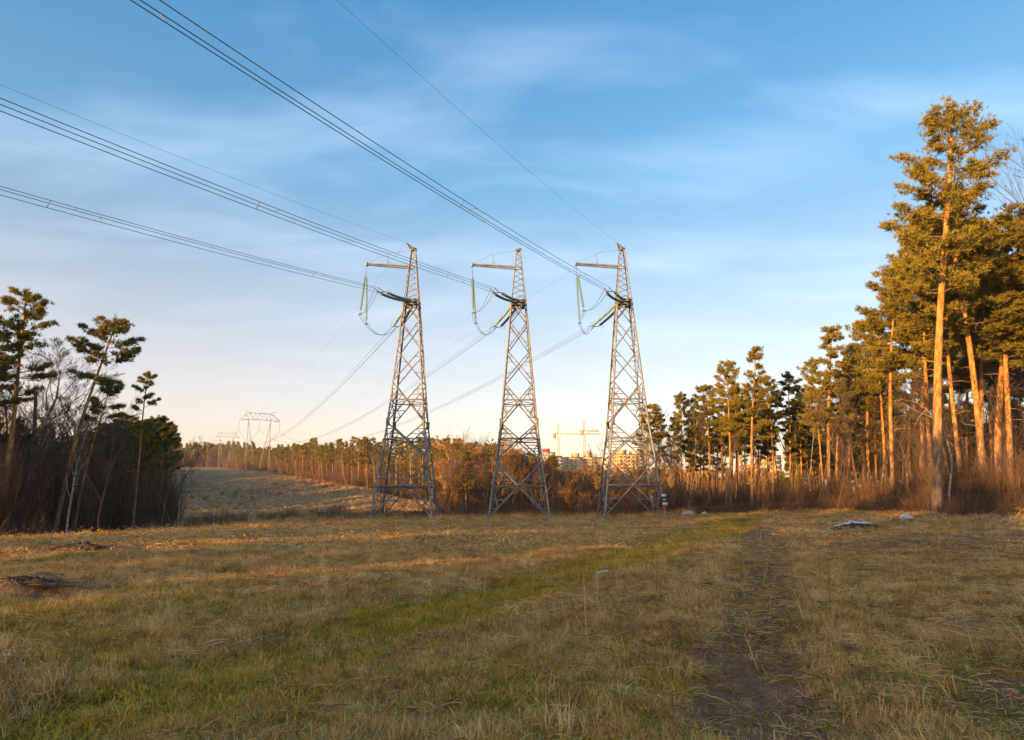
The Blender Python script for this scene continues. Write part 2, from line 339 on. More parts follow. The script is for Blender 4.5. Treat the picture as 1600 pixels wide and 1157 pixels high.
def build_ground():
    A = np.concatenate([np.linspace(-180, -50, 60)[:-1], np.linspace(-50, 50, 560), np.linspace(50, 180, 60)[1:]])
    A = np.radians(A); n = len(A)
    rr = [0.0]; r = 1.2
    while r < 2000: rr.append(r); r *= 1.009 if r < 22 else 1.0165 if r < 160 else 1.03
    rr = np.array(rr[1:]); m = len(rr)
    X = rr[:, None] * np.sin(A)[None]; Y = rr[:, None] * np.cos(A)[None]
    Z = height(X, Y) + relief(X, Y)
    V = np.concatenate([[[0, 0, hz(0, 0)]], np.stack([X, Y, Z], -1).reshape(-1, 3)])
    i = np.arange(m - 1)[:, None] * n; j = np.arange(n - 1)[None]
    f = 1 + np.stack([i + j, i + n + j, i + n + j + 1, i + j + 1], -1).reshape(-1, 4)
    mb = MB(); mb.add(V, f)
    k = np.arange(n - 1); mb.f.append((np.stack([np.zeros(n - 1, int), 1 + k, 2 + k], -1), 0))
    o = mb.obj('ground', ground_material(), smooth=True)
    me = o.data
    for nm, fn in (('green', green_mask), ('soil', soil_mask)):
        at_ = me.attributes.new(nm, 'FLOAT', 'POINT'); at_.data.foreach_set('value', fn(V[:, 0], V[:, 1]))
    tag(o, 'rough mown field running back to a grassy hill between the woods', kind='structure')
    return o
def ground_material():
    m = bpy.data.materials.new('field_ground'); m.use_nodes = True; t = m.node_tree; N = t.nodes; L = t.links; b = N['Principled BSDF']
    b.inputs['Roughness'].default_value = .95; b.inputs['Specular IOR Level'].default_value = .15
    geo = N.new('ShaderNodeNewGeometry'); P = geo.outputs['Position']
    def nz(sc, det=6, rough=.65, vec=None):
        n = N.new('ShaderNodeTexNoise'); n.inputs['Scale'].default_value = 1 if vec else sc; n.inputs['Detail'].default_value = det; n.inputs['Roughness'].default_value = rough
        if vec:
            mm = N.new('ShaderNodeMapping'); mm.inputs['Scale'].default_value = vec; mm.inputs['Rotation'].default_value = (0, 0, R(14)); L.new(P, mm.inputs[0]); L.new(mm.outputs[0], n.inputs[0])
        else: L.new(P, n.inputs[0])
        return n.outputs[0]
    def rng(v, lo, hi, a=0, c=1):
        r = N.new('ShaderNodeMapRange'); r.inputs[1].default_value = lo; r.inputs[2].default_value = hi; r.inputs[3].default_value = a; r.inputs[4].default_value = c; L.new(v, r.inputs[0]); return r.outputs[0]
    def mix(f, a, c):
        x = N.new('ShaderNodeMix'); x.data_type = 'RGBA'; L.new(f, x.inputs[0])
        for s_, v in ((6, a), (7, c)):
            if isinstance(v, tuple): x.inputs[s_].default_value = (*v, 1)
            else: L.new(v, x.inputs[s_])
        return x.outputs[2]
    def mul(a, b_):
        x = N.new('ShaderNodeMath'); x.operation = 'MULTIPLY'; L.new(a, x.inputs[0]); L.new(b_, x.inputs[1]); return x.outputs[0]
    c = mix(rng(nz(7), .35, .65), (.13, .065, .028), (.46, .25, .09))
    c = mix(rng(nz(45, 3), .42, .7), c, (.46, .28, .12))
    c = mix(rng(nz(0, 6, .7, (.12, .5, 1)), .46, .64, 0, .55), c, (.17, .085, .038))
    c = mix(rng(nz(.3), .5, .68, 0, .6), c, (.26, .17, .05)); c = mix(rng(nz(.045, 4), .5, .62, 0, .7), c, (.20, .10, .045))
    ga = N.new('ShaderNodeAttribute'); ga.attribute_name = 'green'; so = N.new('ShaderNodeAttribute'); so.attribute_name = 'soil'
    gc = mix(rng(nz(9), .35, .65), (.14, .13, .012), (.28, .25, .024))
    c = mix(mul(ga.outputs['Fac'], rng(nz(5), .3, .6, .35, .95)), c, gc)
    sc_ = mix(rng(nz(11), .35, .65), (.18, .07, .035), (.42, .18, .085))
    c = mix(mul(so.outputs['Fac'], rng(nz(8), .2, .5, .5, 1)), c, sc_)
    L.new(c, b.inputs['Base Color'])
    bn = N.new('ShaderNodeBump'); bn.inputs['Strength'].default_value = .8; bn.inputs['Distance'].default_value = .03; L.new(nz(7, 8, .7), bn.inputs['Height'])
    b2 = N.new('ShaderNodeBump'); b2.inputs['Strength'].default_value = .5; b2.inputs['Distance'].default_value = .12; L.new(nz(.5, 3, .5), b2.inputs['Height']); L.new(bn.outputs[0], b2.inputs['Normal'])
    L.new(b2.outputs[0], b.inputs['Normal'])
    return m
build_ground()
def gz(x, y): return height(x, y) + relief(np.asarray(x, float), np.asarray(y, float))
def gzf(x, y): return float(gz(np.array([x]), np.array([y]))[0])

# puddles in the track
def puddle(px, py, a, b_, ang):
    x, y = ground_at(px, py); mb = MB(); k = 22
    P = [[0, 0, 0]] + [[a * math.cos(t) * (1 + .25 * math.sin(3 * t + px)), b_ * math.sin(t) * (1 + .3 * math.sin(2 * t + py)), 0] for t in np.arange(k) * 2 * math.pi / k]
    mb.add(P, [[0, 1 + i, 1 + (i + 1) % k] for i in range(k)])
    o = mb.obj('puddle', M['water']); o.location = (x, y, gzf(x, y) - .004); o.rotation_euler = (0, 0, ang)
    return o
for q in ((690, 998, .30, .10, .5), (775, 963, .42, .12, .6), (570, 1050, .30, .08, .4)):
    tag(puddle(*q), 'small muddy puddle in the wheel rut of the green track', kind='structure')

# ------------------------------------------------------------------ tree builders (meshes, made once each)
def blades(mb, C, D, n, length, width, m=0, spread=.9):
    """n thin blades round each centre C, leaning to direction D"""
    N0 = len(C); C = np.repeat(C, n, 0); D = np.repeat(D, n, 0)
    d = D + NP.normal(0, spread, C.shape); d /= np.linalg.norm(d, axis=1)[:, None] + 1e-9
    L = length * NP.uniform(.6, 1.25, (len(C), 1))
    s = np.cross(d, NP.normal(0, 1, C.shape)); s /= np.linalg.norm(s, axis=1)[:, None] + 1e-9
    w = width * NP.uniform(.7, 1.3, (len(C), 1))
    base = C + d * L * .08
    V = np.stack([base - s * w * .5 + d * L * .25, C, base + s * w * .5 + d * L * .25, C + d * L], 1).reshape(-1, 3)
    k = np.arange(len(C))[:, None] * 4
    mb.add(V, k + np.array([[0, 1, 2, 3]]), m)

def pine_mesh(seed, H, cb, cr, limbs, subs, tufts, nb, bl, bw, r0, bend=0., cone=0., flat=1., sides=9, dead=8, needle='needles', gap=.15):
    """a Scots pine: trunk mesh and crown mesh. cb: height share where the crown starts; cr: crown radius"""
    rs = random.Random(seed); g = NP
    n = 16; t = np.linspace(0, 1, n)
    ph = rs.uniform(0, 6.28); wob = .012 * H
    path = np.stack([bend * H * t ** 2.2 + wob * np.sin(t * 5 + ph) * t, wob * np.sin(t * 4 + ph * 2) * t, H * .97 * t], 1)
    rad = r0 * (1 - .72 * t ** 1.1) * (1 + .35 * np.exp(-t * 28)); rad[-1] = r0 * .06
    tb = MB(); tube(tb, path, rad, sides, wob=.05)
    def on(tt): return np.array([np.interp(tt, t, path[:, k]) for k in range(3)]), float(np.interp(tt, t, rad))
    # dead snags on the bare trunk
    for i in range(dead):
        tt = rs.uniform(cb * .45, cb); p, rr = on(tt); a = rs.uniform(0, 6.28); l = rs.uniform(.4, 1.6)
        q = p + np.array([math.cos(a) * l, math.sin(a) * l, rs.uniform(-.3, .5) * l])
        mid = (p + q) / 2 + np.array([0, 0, .08 * l]); tube(tb, [p, mid, q], [rr * .16, .02, .008], 4)
    cbm = MB(); Cs = []; Ds = []
    a = rs.uniform(0, 6.28)
    whorl = None
    for i in range(limbs):
        u = (i + rs.random()) / limbs
        tt = cb + (1 - cb) * u ** .9 * .985
        if rs.random() < gap and u < .8: continue
        p, rr = on(tt); a += 2.4 + rs.uniform(-.5, .5)
        prof = (1 - u) ** (.75 if cone else .42) * (.55 + .45 * min(1, u * 4 + .25)) if not cone else (1 - u) ** .8 * min(1, .6 + u * 3)
        L = cr * max(.12, prof) * rs.uniform(.6, 1.18)
        el = (.55 * u + rs.uniform(-.1, .25)) if u > .3 else rs.uniform(-.22, .25)
        h = np.array([math.cos(a), math.sin(a), 0.])
        s_ = np.linspace(0, 1, 6)[:, None]
        lp = p + h * L * s_ + np.array([0, 0, 1.]) * L * (el * s_ + .22 * s_ ** 2.5) + np.cross(h, [0, 0, 1]) * L * .12 * np.sin(s_ * rs.uniform(2, 5)) * s_
        tube(cbm, lp, np.linspace(max(.03, rr * .38), .014, 6), 4, 0)
        ns = max(3, int(subs * L / cr + 1))
        for j in range(ns):
            v = .3 + .7 * (j + rs.random()) / ns
            sp = np.array([np.interp(v, s_[:, 0], lp[:, k]) for k in range(3)])
            sa = a + rs.choice((-1, 1)) * rs.uniform(.3, 1.25) if j < ns - 1 else a
            sl = cr * rs.uniform(.13, .3) * (1.15 - .5 * v) * 1.1
            sd = np.array([math.cos(sa), math.sin(sa), rs.uniform(.0, .45)])
            ep = sp + sd * sl
            tube(cbm, [sp, (sp + ep) / 2 + [0, 0, -.03], ep], [.018, .012, .006], 3, 0)
            k = max(2, int(tufts * rs.uniform(.6, 1.3)))
            w = g.uniform(.3, 1.08, (k, 1))
            c = sp + (ep - sp) * w + g.normal(0, 1, (k, 3)) * np.array([.27, .27, .15 * flat]) * sl * 1.0
            Cs.append(c); Ds.append(np.tile(sd * .55 + [0, 0, .75], (k, 1)))
    # leader tufts
    p, rr = on(.99); k = tufts * 3
    Cs.append(p + g.normal(0, 1, (k, 3)) * np.array([.05 * cr, .05 * cr, .1 * cr])); Ds.append(np.tile([0, 0, 1.], (k, 1)))
    blades(cbm, np.concatenate(Cs), np.concatenate(Ds), nb, bl, bw, 1, .75)
    return (tb.mesh('pine_trunk', M['pine_bark'], True), cbm.mesh('pine_crown', [M['limb'], M[needle]]), H)

def bare_mesh(seed, H, r0, levels=4, nb=7, spread=.55, droop=0., bark='bare', twig='bare', multi=1, upright=.5, clear=.3, minr=.006, twn=1.0, crook=.12):
    rs = random.Random(seed); tb = MB(); br = MB()
    def grow(p, d, L, r, lev):
        n = 6 if lev < 2 else 4 if lev == 2 else 3
        pts = [p]; dd = d.copy()
        for i in range(n - 1):
            dd = dd + np.array([rs.gauss(0, crook), rs.gauss(0, crook), rs.gauss(0, crook * .5) + .05 * upright - droop * lev * .12 * (i / n)])
            dd /= np.linalg.norm(dd); pts.append(pts[-1] + dd * L / (n - 1))
        pts = np.array(pts); r1 = r * (.35 if lev == 0 else .3)
        rad = np.linspace(r, max(minr, r1), n)
        tube(tb if lev == 0 else br, pts, rad, 8 if lev == 0 else 4 if lev == 1 else 3, 0 if lev < 2 else 1)
        if lev >= levels: return
        k = int(nb * twn * (1 if lev else 1.6) * rs.uniform(.8, 1.2)) + 1
        for i in range(k):
            u = (clear if lev == 0 else .18) + (1 - (clear if lev == 0 else .18)) * (i + rs.random()) / k
            f = u * (n - 1); i0 = min(int(f), n - 2); q = pts[i0] + (pts[i0 + 1] - pts[i0]) * (f - i0)
            ax = pts[i0 + 1] - pts[i0]; ax /= np.linalg.norm(ax)
            s = np.array([rs.gauss(0, 1) for _ in range(3)]); s -= ax * s.dot(ax); s /= np.linalg.norm(s)
            an = spread * rs.uniform(.7, 1.35)
            nd = ax * math.cos(an) + s * math.sin(an); nd[2] += .18 * upright; nd /= np.linalg.norm(nd)
            grow(q, nd, L * (.48 if lev == 0 else .46) * (1.15 - .6 * u) * rs.uniform(.7, 1.2), max(minr, float(np.interp(u, np.linspace(0, 1, n), rad)) * .5), lev + 1)
    for m_ in range(multi):
        a = rs.uniform(0, 6.28); q = (0 if multi == 1 else .18)
        d = np.array([math.cos(a) * q + rs.gauss(0, .03), math.sin(a) * q + rs.gauss(0, .03), 1.]); d /= np.linalg.norm(d)
        grow(np.array([math.cos(a) * .12 * (multi > 1), math.sin(a) * .12 * (multi > 1), -.1]), d, H * rs.uniform(.85, 1.), r0, 0)
    return (tb.mesh('bare_trunk', M[bark], True), br.mesh('bare_branches', [M[bark], M[twig]]), H)

def shrub_mesh(seed, H, stems=16, twigs=9, r=.022, spread=.28, m='brush', fine=1):
    rs = random.Random(seed); b = MB()
    for i in range(stems):
        a = rs.uniform(0, 6.28); q = rs.uniform(.0, spread); hh = H * rs.uniform(.5, 1.05); bx, by = rs.gauss(0, .35), rs.gauss(0, .35)
        s = np.linspace(0, 1, 5)[:, None]
        P = np.array([[bx, by, -.1]]) + s * np.array([[math.cos(a) * q * hh, math.sin(a) * q * hh, hh]]) + np.array([[rs.gauss(0, .06), rs.gauss(0, .06), 0]]) * H * s ** 2
        P[1:-1] += NP.normal(0, .012 * H, (3, 3))
        tube(b, P, np.linspace(r * rs.uniform(.6, 1.3), .005, 5), 3)
        for j in range(twigs):
            u = rs.uniform(.2, .98); p = np.array([np.interp(u, s[:, 0], P[:, k]) for k in range(3)]); ta = rs.uniform(0, 6.28); l = H * rs.uniform(.07, .24)
            d = np.array([math.cos(ta) * .5, math.sin(ta) * .5, rs.uniform(.4, 1.)]); e = p + d * l
            tube(b, [p, (p + e) / 2 + NP.normal(0, .03 * l, 3), e], [.008, .006, .004], 3)
            for _ in range(fine):
                f = p + d * l * rs.uniform(.3, .9); ta = rs.uniform(0, 6.28)
                tube(b, [f, f + np.array([math.cos(ta) * .5, math.sin(ta) * .5, .8]) * l * .45], [.005, .003], 3)
    return b.mesh('shrub_stems', M[m])

# near pines (large in the picture)
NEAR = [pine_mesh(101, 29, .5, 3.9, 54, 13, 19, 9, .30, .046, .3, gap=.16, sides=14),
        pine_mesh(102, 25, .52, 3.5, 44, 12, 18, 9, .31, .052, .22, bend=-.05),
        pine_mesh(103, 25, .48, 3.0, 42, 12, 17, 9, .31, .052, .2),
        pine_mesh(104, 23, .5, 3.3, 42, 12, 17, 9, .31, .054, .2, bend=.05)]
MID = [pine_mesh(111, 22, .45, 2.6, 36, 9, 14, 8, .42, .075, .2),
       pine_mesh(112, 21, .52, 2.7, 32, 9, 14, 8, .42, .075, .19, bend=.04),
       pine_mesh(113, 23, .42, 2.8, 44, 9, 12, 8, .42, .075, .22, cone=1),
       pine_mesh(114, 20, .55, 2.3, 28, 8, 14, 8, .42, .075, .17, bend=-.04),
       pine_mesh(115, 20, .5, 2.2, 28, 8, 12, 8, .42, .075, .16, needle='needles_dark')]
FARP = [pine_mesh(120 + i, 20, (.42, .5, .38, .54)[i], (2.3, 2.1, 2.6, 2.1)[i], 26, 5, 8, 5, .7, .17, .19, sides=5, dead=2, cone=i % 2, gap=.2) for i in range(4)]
# pines of the left wood: sparse, flat pads of foliage
LEFTP = [pine_mesh(131, 23, .52, 3.1, 26, 9, 18, 9, .36, .058, .26, bend=.0, flat=.8, gap=.15),
         pine_mesh(132, 19, .70, 3.4, 17, 9, 22, 9, .36, .058, .2, bend=.06, flat=.6, gap=.1),
         pine_mesh(133, 14, .66, 2.0, 14, 8, 14, 9, .34, .055, .12, bend=.05, flat=.5, gap=.25),
         pine_mesh(134, 17, .55, 1.55, 18, 7, 11, 9, .34, .055, .13, flat=.4, gap=.25)]
BARE = [bare_mesh(201, 14, .11, 4, 6, .5, 0, clear=.35), bare_mesh(202, 15, .1, 4, 6, .42, 0, clear=.4), bare_mesh(203, 12, .09, 4, 6, .6, 0, clear=.3)]
BIRCH = [bare_mesh(211, 15, .12, 4, 7, .5, .9, 'birch', 'bare', clear=.35), bare_mesh(212, 13, .11, 4, 7, .55, 1.1, 'birch', 'bare', clear=.3)]
COPSE = [bare_mesh(221, 12, .13, 4, 6, .5, 0, 'twig_red', 'twig_red', clear=.22, minr=.018), bare_mesh(222, 13, .12, 4, 6, .42, 0, 'wood_pale', 'golden_twig', clear=.2, minr=.018),
         bare_mesh(223, 10, .12, 4, 7, .6, 0, 'twig_red', 'twig_red', multi=2, clear=.15, minr=.018)]
POLE = [bare_mesh(231, 17, .1, 3, 7, .4, 0, 'bare', 'bare', clear=.6), bare_mesh(232, 18, .085, 3, 6, .35, 0, 'bare', 'bare', clear=.65), bare_mesh(233, 16, .075, 3, 6, .5, .3, 'birch', 'bare', clear=.6)]
SHRUB = [shrub_mesh(300 + i, (3.6, 4.4, 5.2, 3.0)[i]) for i in range(4)]
LOWSH = [shrub_mesh(310 + i, (1.1, 1.5, .9)[i], 22, 5, .008, .3, 'brush', 0) for i in range(3)]

def tree(name, var, base, top, label, cat, group=None, rz=None, width=1.0, parts=('trunk', 'crown')):
    """plant a tree whose foot is at base and whose tip reaches top (world points at one distance)"""
    tm, cm_, H = var; base = Vector(base); v = Vector(top) - base
    s = v.length / H
    root = empty(name, base)
    lean = Vector((0, 0, 1)).rotation_difference(v.normalized())
    rz = rnd.uniform(0, 6.28) if rz is None else rz
    root.rotation_mode = 'QUATERNION'; root.rotation_quaternion = lean @ Matrix.Rotation(rz, 3, 'Z').to_quaternion()
    root.scale = (s * width, s * width, s)
    link(parts[0], tm, root); link(parts[1], cm_, root)
    return tag(root, label, cat, group)
def plant(name, var, px, topx, topy, depth, label, cat, group=None, rz=None, width=1., parts=('trunk', 'crown'), sink=.1):
    x = (px - 800) / F_PX * depth * .985
    b = at(px, 800, depth); b.z = hz(b.x, depth) - sink
    tp = at(topx, topy, depth)
    return tree(name, var, b, tp, label, cat, group, rz, width, parts)

# ------------------------------------------------------------------ lattice towers
TZ = 75.0
def make_tower():
    T = empty('lattice_tower')
    st = M['steel']
    lv = [0, 3.15, 6.25, 8.2, 10.35, 12.6, 14.8, 16.7, 18.5, 20.1, 21.9, 23.2, 24.4]
    def hw(z): return float(np.interp(z, [0, 10.35, 24.4, 30.6], [3.3, 2.02, .86, .28]))
    def cn_(z, i): w = hw(z); sx = (-1, 1, 1, -1)[i]; sy = (-1, -1, 1, 1)[i]; return np.array([sx * w, sy * w, z])
    for i in range(4):
        b = MB(); o = cn_(0, i) * [1, 1, 0]
        for z0, z1, w in ((.15, 10.35, .2), (10.35, 24.4, .17), (24.4, 30.6, .11)): angle_bar(b, cn_(z0, i), cn_(z1, i), w, o)
        b.obj('leg', st, T)
        f = MB(); P = cn_(0, i); f.add([P + [sx * a, sy * a, z] for z, a in ((-1.2, .55), (.16, .4)) for sx, sy in ((-1, -1), (1, -1), (1, 1), (-1, 1))], [[0, 1, 5, 4], [1, 2, 6, 5], [2, 3, 7, 6], [3, 0, 4, 7], [4, 5, 6, 7]])
        f.obj('footing', M['concrete'], T)
        for z, h in ((10.35, .42), (.35, .2)):
            g = MB(); P = cn_(z, i); nx = np.sign(P[0]); ny = np.sign(P[1])
            box(g, P + [-nx * .12, ny * .012, 0], (.2, .012, h)); box(g, P + [nx * .012, -ny * .12, 0], (.012, .2, h))
            g.obj('gusset', st, T)
    def bar(name, a, c, w, out):
        b = MB(); angle_bar(b, a, c, w, out); return b.obj(name, st, T)
    nodes = [0, 6.25, 10.35, 14.8, 18.5, 21.9, 24.4]
    for i in range(4):
        j = (i + 1) % 4; out = (cn_(0, i) + cn_(0, j)) * [1, 1, 0]; ou = out / np.linalg.norm(out)
        for k in range(len(nodes) - 1):
            z0, z1 = nodes[k], nodes[k + 1]; w = .1 if k < 3 else .085
            a0, a1, b0, b1 = cn_(z0 + (.2 if k == 0 else 0), i), cn_(z1, i), cn_(z0 + (.2 if k == 0 else 0), j), cn_(z1, j)
            bar('brace', a0 + ou * .02, b1 + ou * .02, w, ou); bar('brace', b0 - ou * .04, a1 - ou * .04, w, ou)
            # crossing point of the two diagonals
            wa, wb = hw(z0), hw(z1); zc_ = z0 + (z1 - z0) * wa / (wa + wb)
            if k < 3:
                bar('belt', cn_(zc_, i) + ou * .05, cn_(zc_, j) + ou * .05, .11, ou)
                # secondary members between the legs and the diagonals
                for (A, B) in ((i, j), (j, i)):
                    for (q0, q1) in ((z0, zc_), (z1, zc_)):
                        if k == 0 and q0 == 0: fr = (.34, .6)
                        else: fr = (.4, .7)
                        dA = cn_(q0, A); X = (cn_(zc_, i) + cn_(zc_, j)) / 2
                        for fi, f_ in enumerate(fr):
                            m_ = dA + (X - dA) * f_
                            zz = q0 + (q1 - q0) * f_
                            bar('strut', cn_(zz, A), m_, .06, ou)
                        m_ = dA + (X - dA) * fr[0]; bar('strut', m_, cn_(q0 + (q1 - q0) * .98, A), .06, ou)
            elif k == 3 or k == 4:
                for (A, B) in ((i, j), (j, i)):
                    dA = cn_(z0, A); X = (cn_(zc_, i) + cn_(zc_, j)) / 2
                    bar('strut', cn_(z0 + (zc_ - z0) * .5, A), dA + (X - dA) * .5, .05, ou)
                    dA = cn_(z1, A); bar('strut', cn_(z1 + (zc_ - z1) * .5, A), dA + (X - dA) * .5, .05, ou)
        # narrow upper mast: single diagonals
        zs = np.linspace(24.4, 30.5, 10)
        for k in range(9):
            a, c = (i, j) if True else (j, i)
            bar('brace', cn_(zs[k], a), cn_(zs[k + 1], c), .06, ou)
        for z in (28.45, 30.55): bar('belt', cn_(z, i), cn_(z, j), .08, ou)
        bar('belt', cn_(24.4, i) * [1.04, 1.04, 1], cn_(24.4, j) * [1.04, 1.04, 1], .2, ou)
        bar('belt', cn_(23.9, i) * [1.05, 1.05, 1], cn_(23.9, j) * [1.05, 1.05, 1], .16, ou)
    # horizontal ties inside, seen from below at the belts
    for z in (3.4, 8.6, 12.6):
        w = hw(z)
        for a, c in (((-w, 0, z), (0, -w, z)), ((0, -w, z), (w, 0, z)), ((w, 0, z), (0, w, z)), ((0, w, z), (-w, 0, z))): bar('tie', a, c, .08, (0, 0, -1))
    # attachment platform at the waist
    p = MB(); box(p, (0, 0, 24.15), (.75, .75, .05)); 
    for sx in (-.45, .45):
        box(p, (sx, -.98, 24.2), (.09, .16, .2)); box(p, (sx, .98, 24.2), (.09, .16, .2))
    p.obj('attachment_plate', M['steel_dark'], T)
    # cross arm to the left, a slender lattice boom
    arm = empty('cross_arm'); arm.parent = T
    zA = 28.5; xa, xb = -.35, -5.35
    def ar(u, s, t_): w = .26 - .14 * u; return np.array([xa + (xb - xa) * u, s * w, zA + .35 * u + t_ * (.17 - .05 * u)])
    b = MB()
    for s in (-1, 1):
        for t_ in (-1, 1): angle_bar(b, ar(0, s, t_), ar(1, s, t_), .075, (0, s, t_))
    b.obj('boom_chord', st, arm)
    b = MB(); nn = 14
    for k in range(nn):
        u0, u1 = k / nn, (k + 1) / nn; s = 1 if k % 2 else -1
        for q in (-1, 1): angle_bar(b, ar(u0, q, s), ar(u1, q, -s), .045, (0, q, 0)); angle_bar(b, ar(u0, s, q), ar(u1, -s, q), .04, (0, 0, q))
    tag(b.obj('boom_lacing', st, arm), kind='stuff')
    b = MB(); box(b, ar(1, 0, 0), (.1, .2, .22)); b.obj('boom_tip', st, arm)
    b = MB(); q = ar(.52, 0, 1); angle_bar(b, q + [-.04, 0, 0], q + [-.04, 0, 1.35], .1, (-1, 0, 0)); angle_bar(b, q + [.3, 0, 0], q + [-.02, 0, .6], .05, (1, 0, 0)); b.obj('boom_post', st, arm)
    tp = ar(.52, 0, 1) + [-.04, 0, 1.33]
    b = MB(); tube(b, [ar(.98, 0, 1), tp], .012, 4); b.obj('stay', M['wire'], arm)
    b = MB(); tube(b, [tp, (-.25, 0, 30.55)], .012, 4); b.obj('stay', M['wire'], arm)
    b = MB(); box(b, (0, 0, 30.68), (.34, .34, .07)); b.obj('mast_cap', st, T)
    return T
TX = [-11.42, .75, 12.75]
TY = [75.0, 75.2, 75.2]
T0 = make_tower(); index_kids()
towers = []
tl = ['left lattice tower, with a raised peak strut, nearest the hill', 'middle of the three single lattice towers, without a peak strut on its cap', 'right lattice tower, with the number plates on its leg']
for i in range(3):
    t_ = T0 if i == 0 else copy_tree(T0)
    t_.location = (TX[i], TY[i], hz(TX[i], TY[i]) + .0)
    tag(t_, tl[i], 'pylon', 'three single lattice towers in a row'); towers.append(t_)
Z0 = [t_.location.z for t_ in towers]
# peak struts that carry the earth wires (left and right tower)
PEAK = {}
for i in (0, 2):
    b = MB(); tip = np.array([-.75, -1.0, 31.15])
    beam(b, (-.2, -.2, 30.6), tip, .1); beam(b, (.25, -.25, 30.6), tip, .07); beam(b, (-.25, .25, 30.6), tip, .05)
    b.obj('peak_strut', M['steel'], towers[i]); PEAK[i] = tip + [TX[i], TY[i], Z0[i]]
# number plates on the right tower's leg
lp = lambda z: np.array([np.interp(z, [0, 10.35], [3.3, 2.02]) + .02, -np.interp(z, [0, 10.35], [3.3, 2.02]) - .08, z])
for z, hh, m_, nm in ((2.47, .13, 'white_plate', 'white_plate'), (2.04, .27, 'black_plate', 'number_plate'), (1.62, .12, 'white_plate', 'white_plate'), (1.42, .07, 'red_plate', 'warning_plate'), (1.15, .08, 'red_plate', 'warning_plate')):
    b = MB(); box(b, lp(z), (.26, .015, hh)); o = b.obj(nm, M[m_], towers[2])
    if nm == 'number_plate':
        w_ = MB(); P = lp(z)
        for k, (u, v, a, c) in enumerate(((-.1, .0, .07, .1), (.1, .0, .07, .1))):
            for (q, r_, s_, t__) in ((0, c, a, .02), (0, 0, a, .02), (0, -c, a, .02), (a, c / 2, .018, c / 2), (-a if k else a, -c / 2, .018, c / 2)): box(w_, P + [u + q, -.02, v + r_], (s_, .004, t__))
        w_.obj('painted_digits', M['white_plate'], o)

# ------------------------------------------------------------------ insulators, conductors
DF = Vector((-.42, -1, 0)).normalized()     # line coming from behind the camera
DB = Vector((-.425, .905, 0)).normalized()      # line going on over the hill
def unit_string(L=4.6):
    b = MB(); n = int(L / .15); P = []; r = []
    for i in range(n):
        z = L * i / n
        for dz, rr in ((0, .035), (.03, .045), (.05, .15), (.075, .145), (.09, .05)): P.append((0, 0, z + dz)); r.append(rr)
    tube(b, P, r, 10, 0)
    return b.mesh('glass_string', M['glass'], True)
def bent_string(path, rad=.135):
    b = MB(); P = np.array(path, float); L = np.concatenate([[0], np.cumsum(np.linalg.norm(np.diff(P, axis=0), axis=1))])
    n = int(L[-1] / .16); s = []; r = []
    for i in range(n):
        for d, q in ((0, .04), (.03, .05), (.05, rad), (.08, rad * .96), (.1, .05)): s.append(i * .16 + d); r.append(q)
    s = np.array(s); Q = np.stack([np.interp(s, L, P[:, k]) for k in range(3)], 1)
    tube(b, Q, r, 10, 0); return b
def sagpath(a, b, sag, n=9):
    u = np.linspace(0, 1, n)[:, None]; return np.asarray(a)[None] * (1 - u) + np.asarray(b)[None] * u - np.array([[0, 0, 1.]]) * 4 * sag * u * (1 - u)
names = ['left', 'middle', 'right']
ENDS_F = []; ENDS_B = []
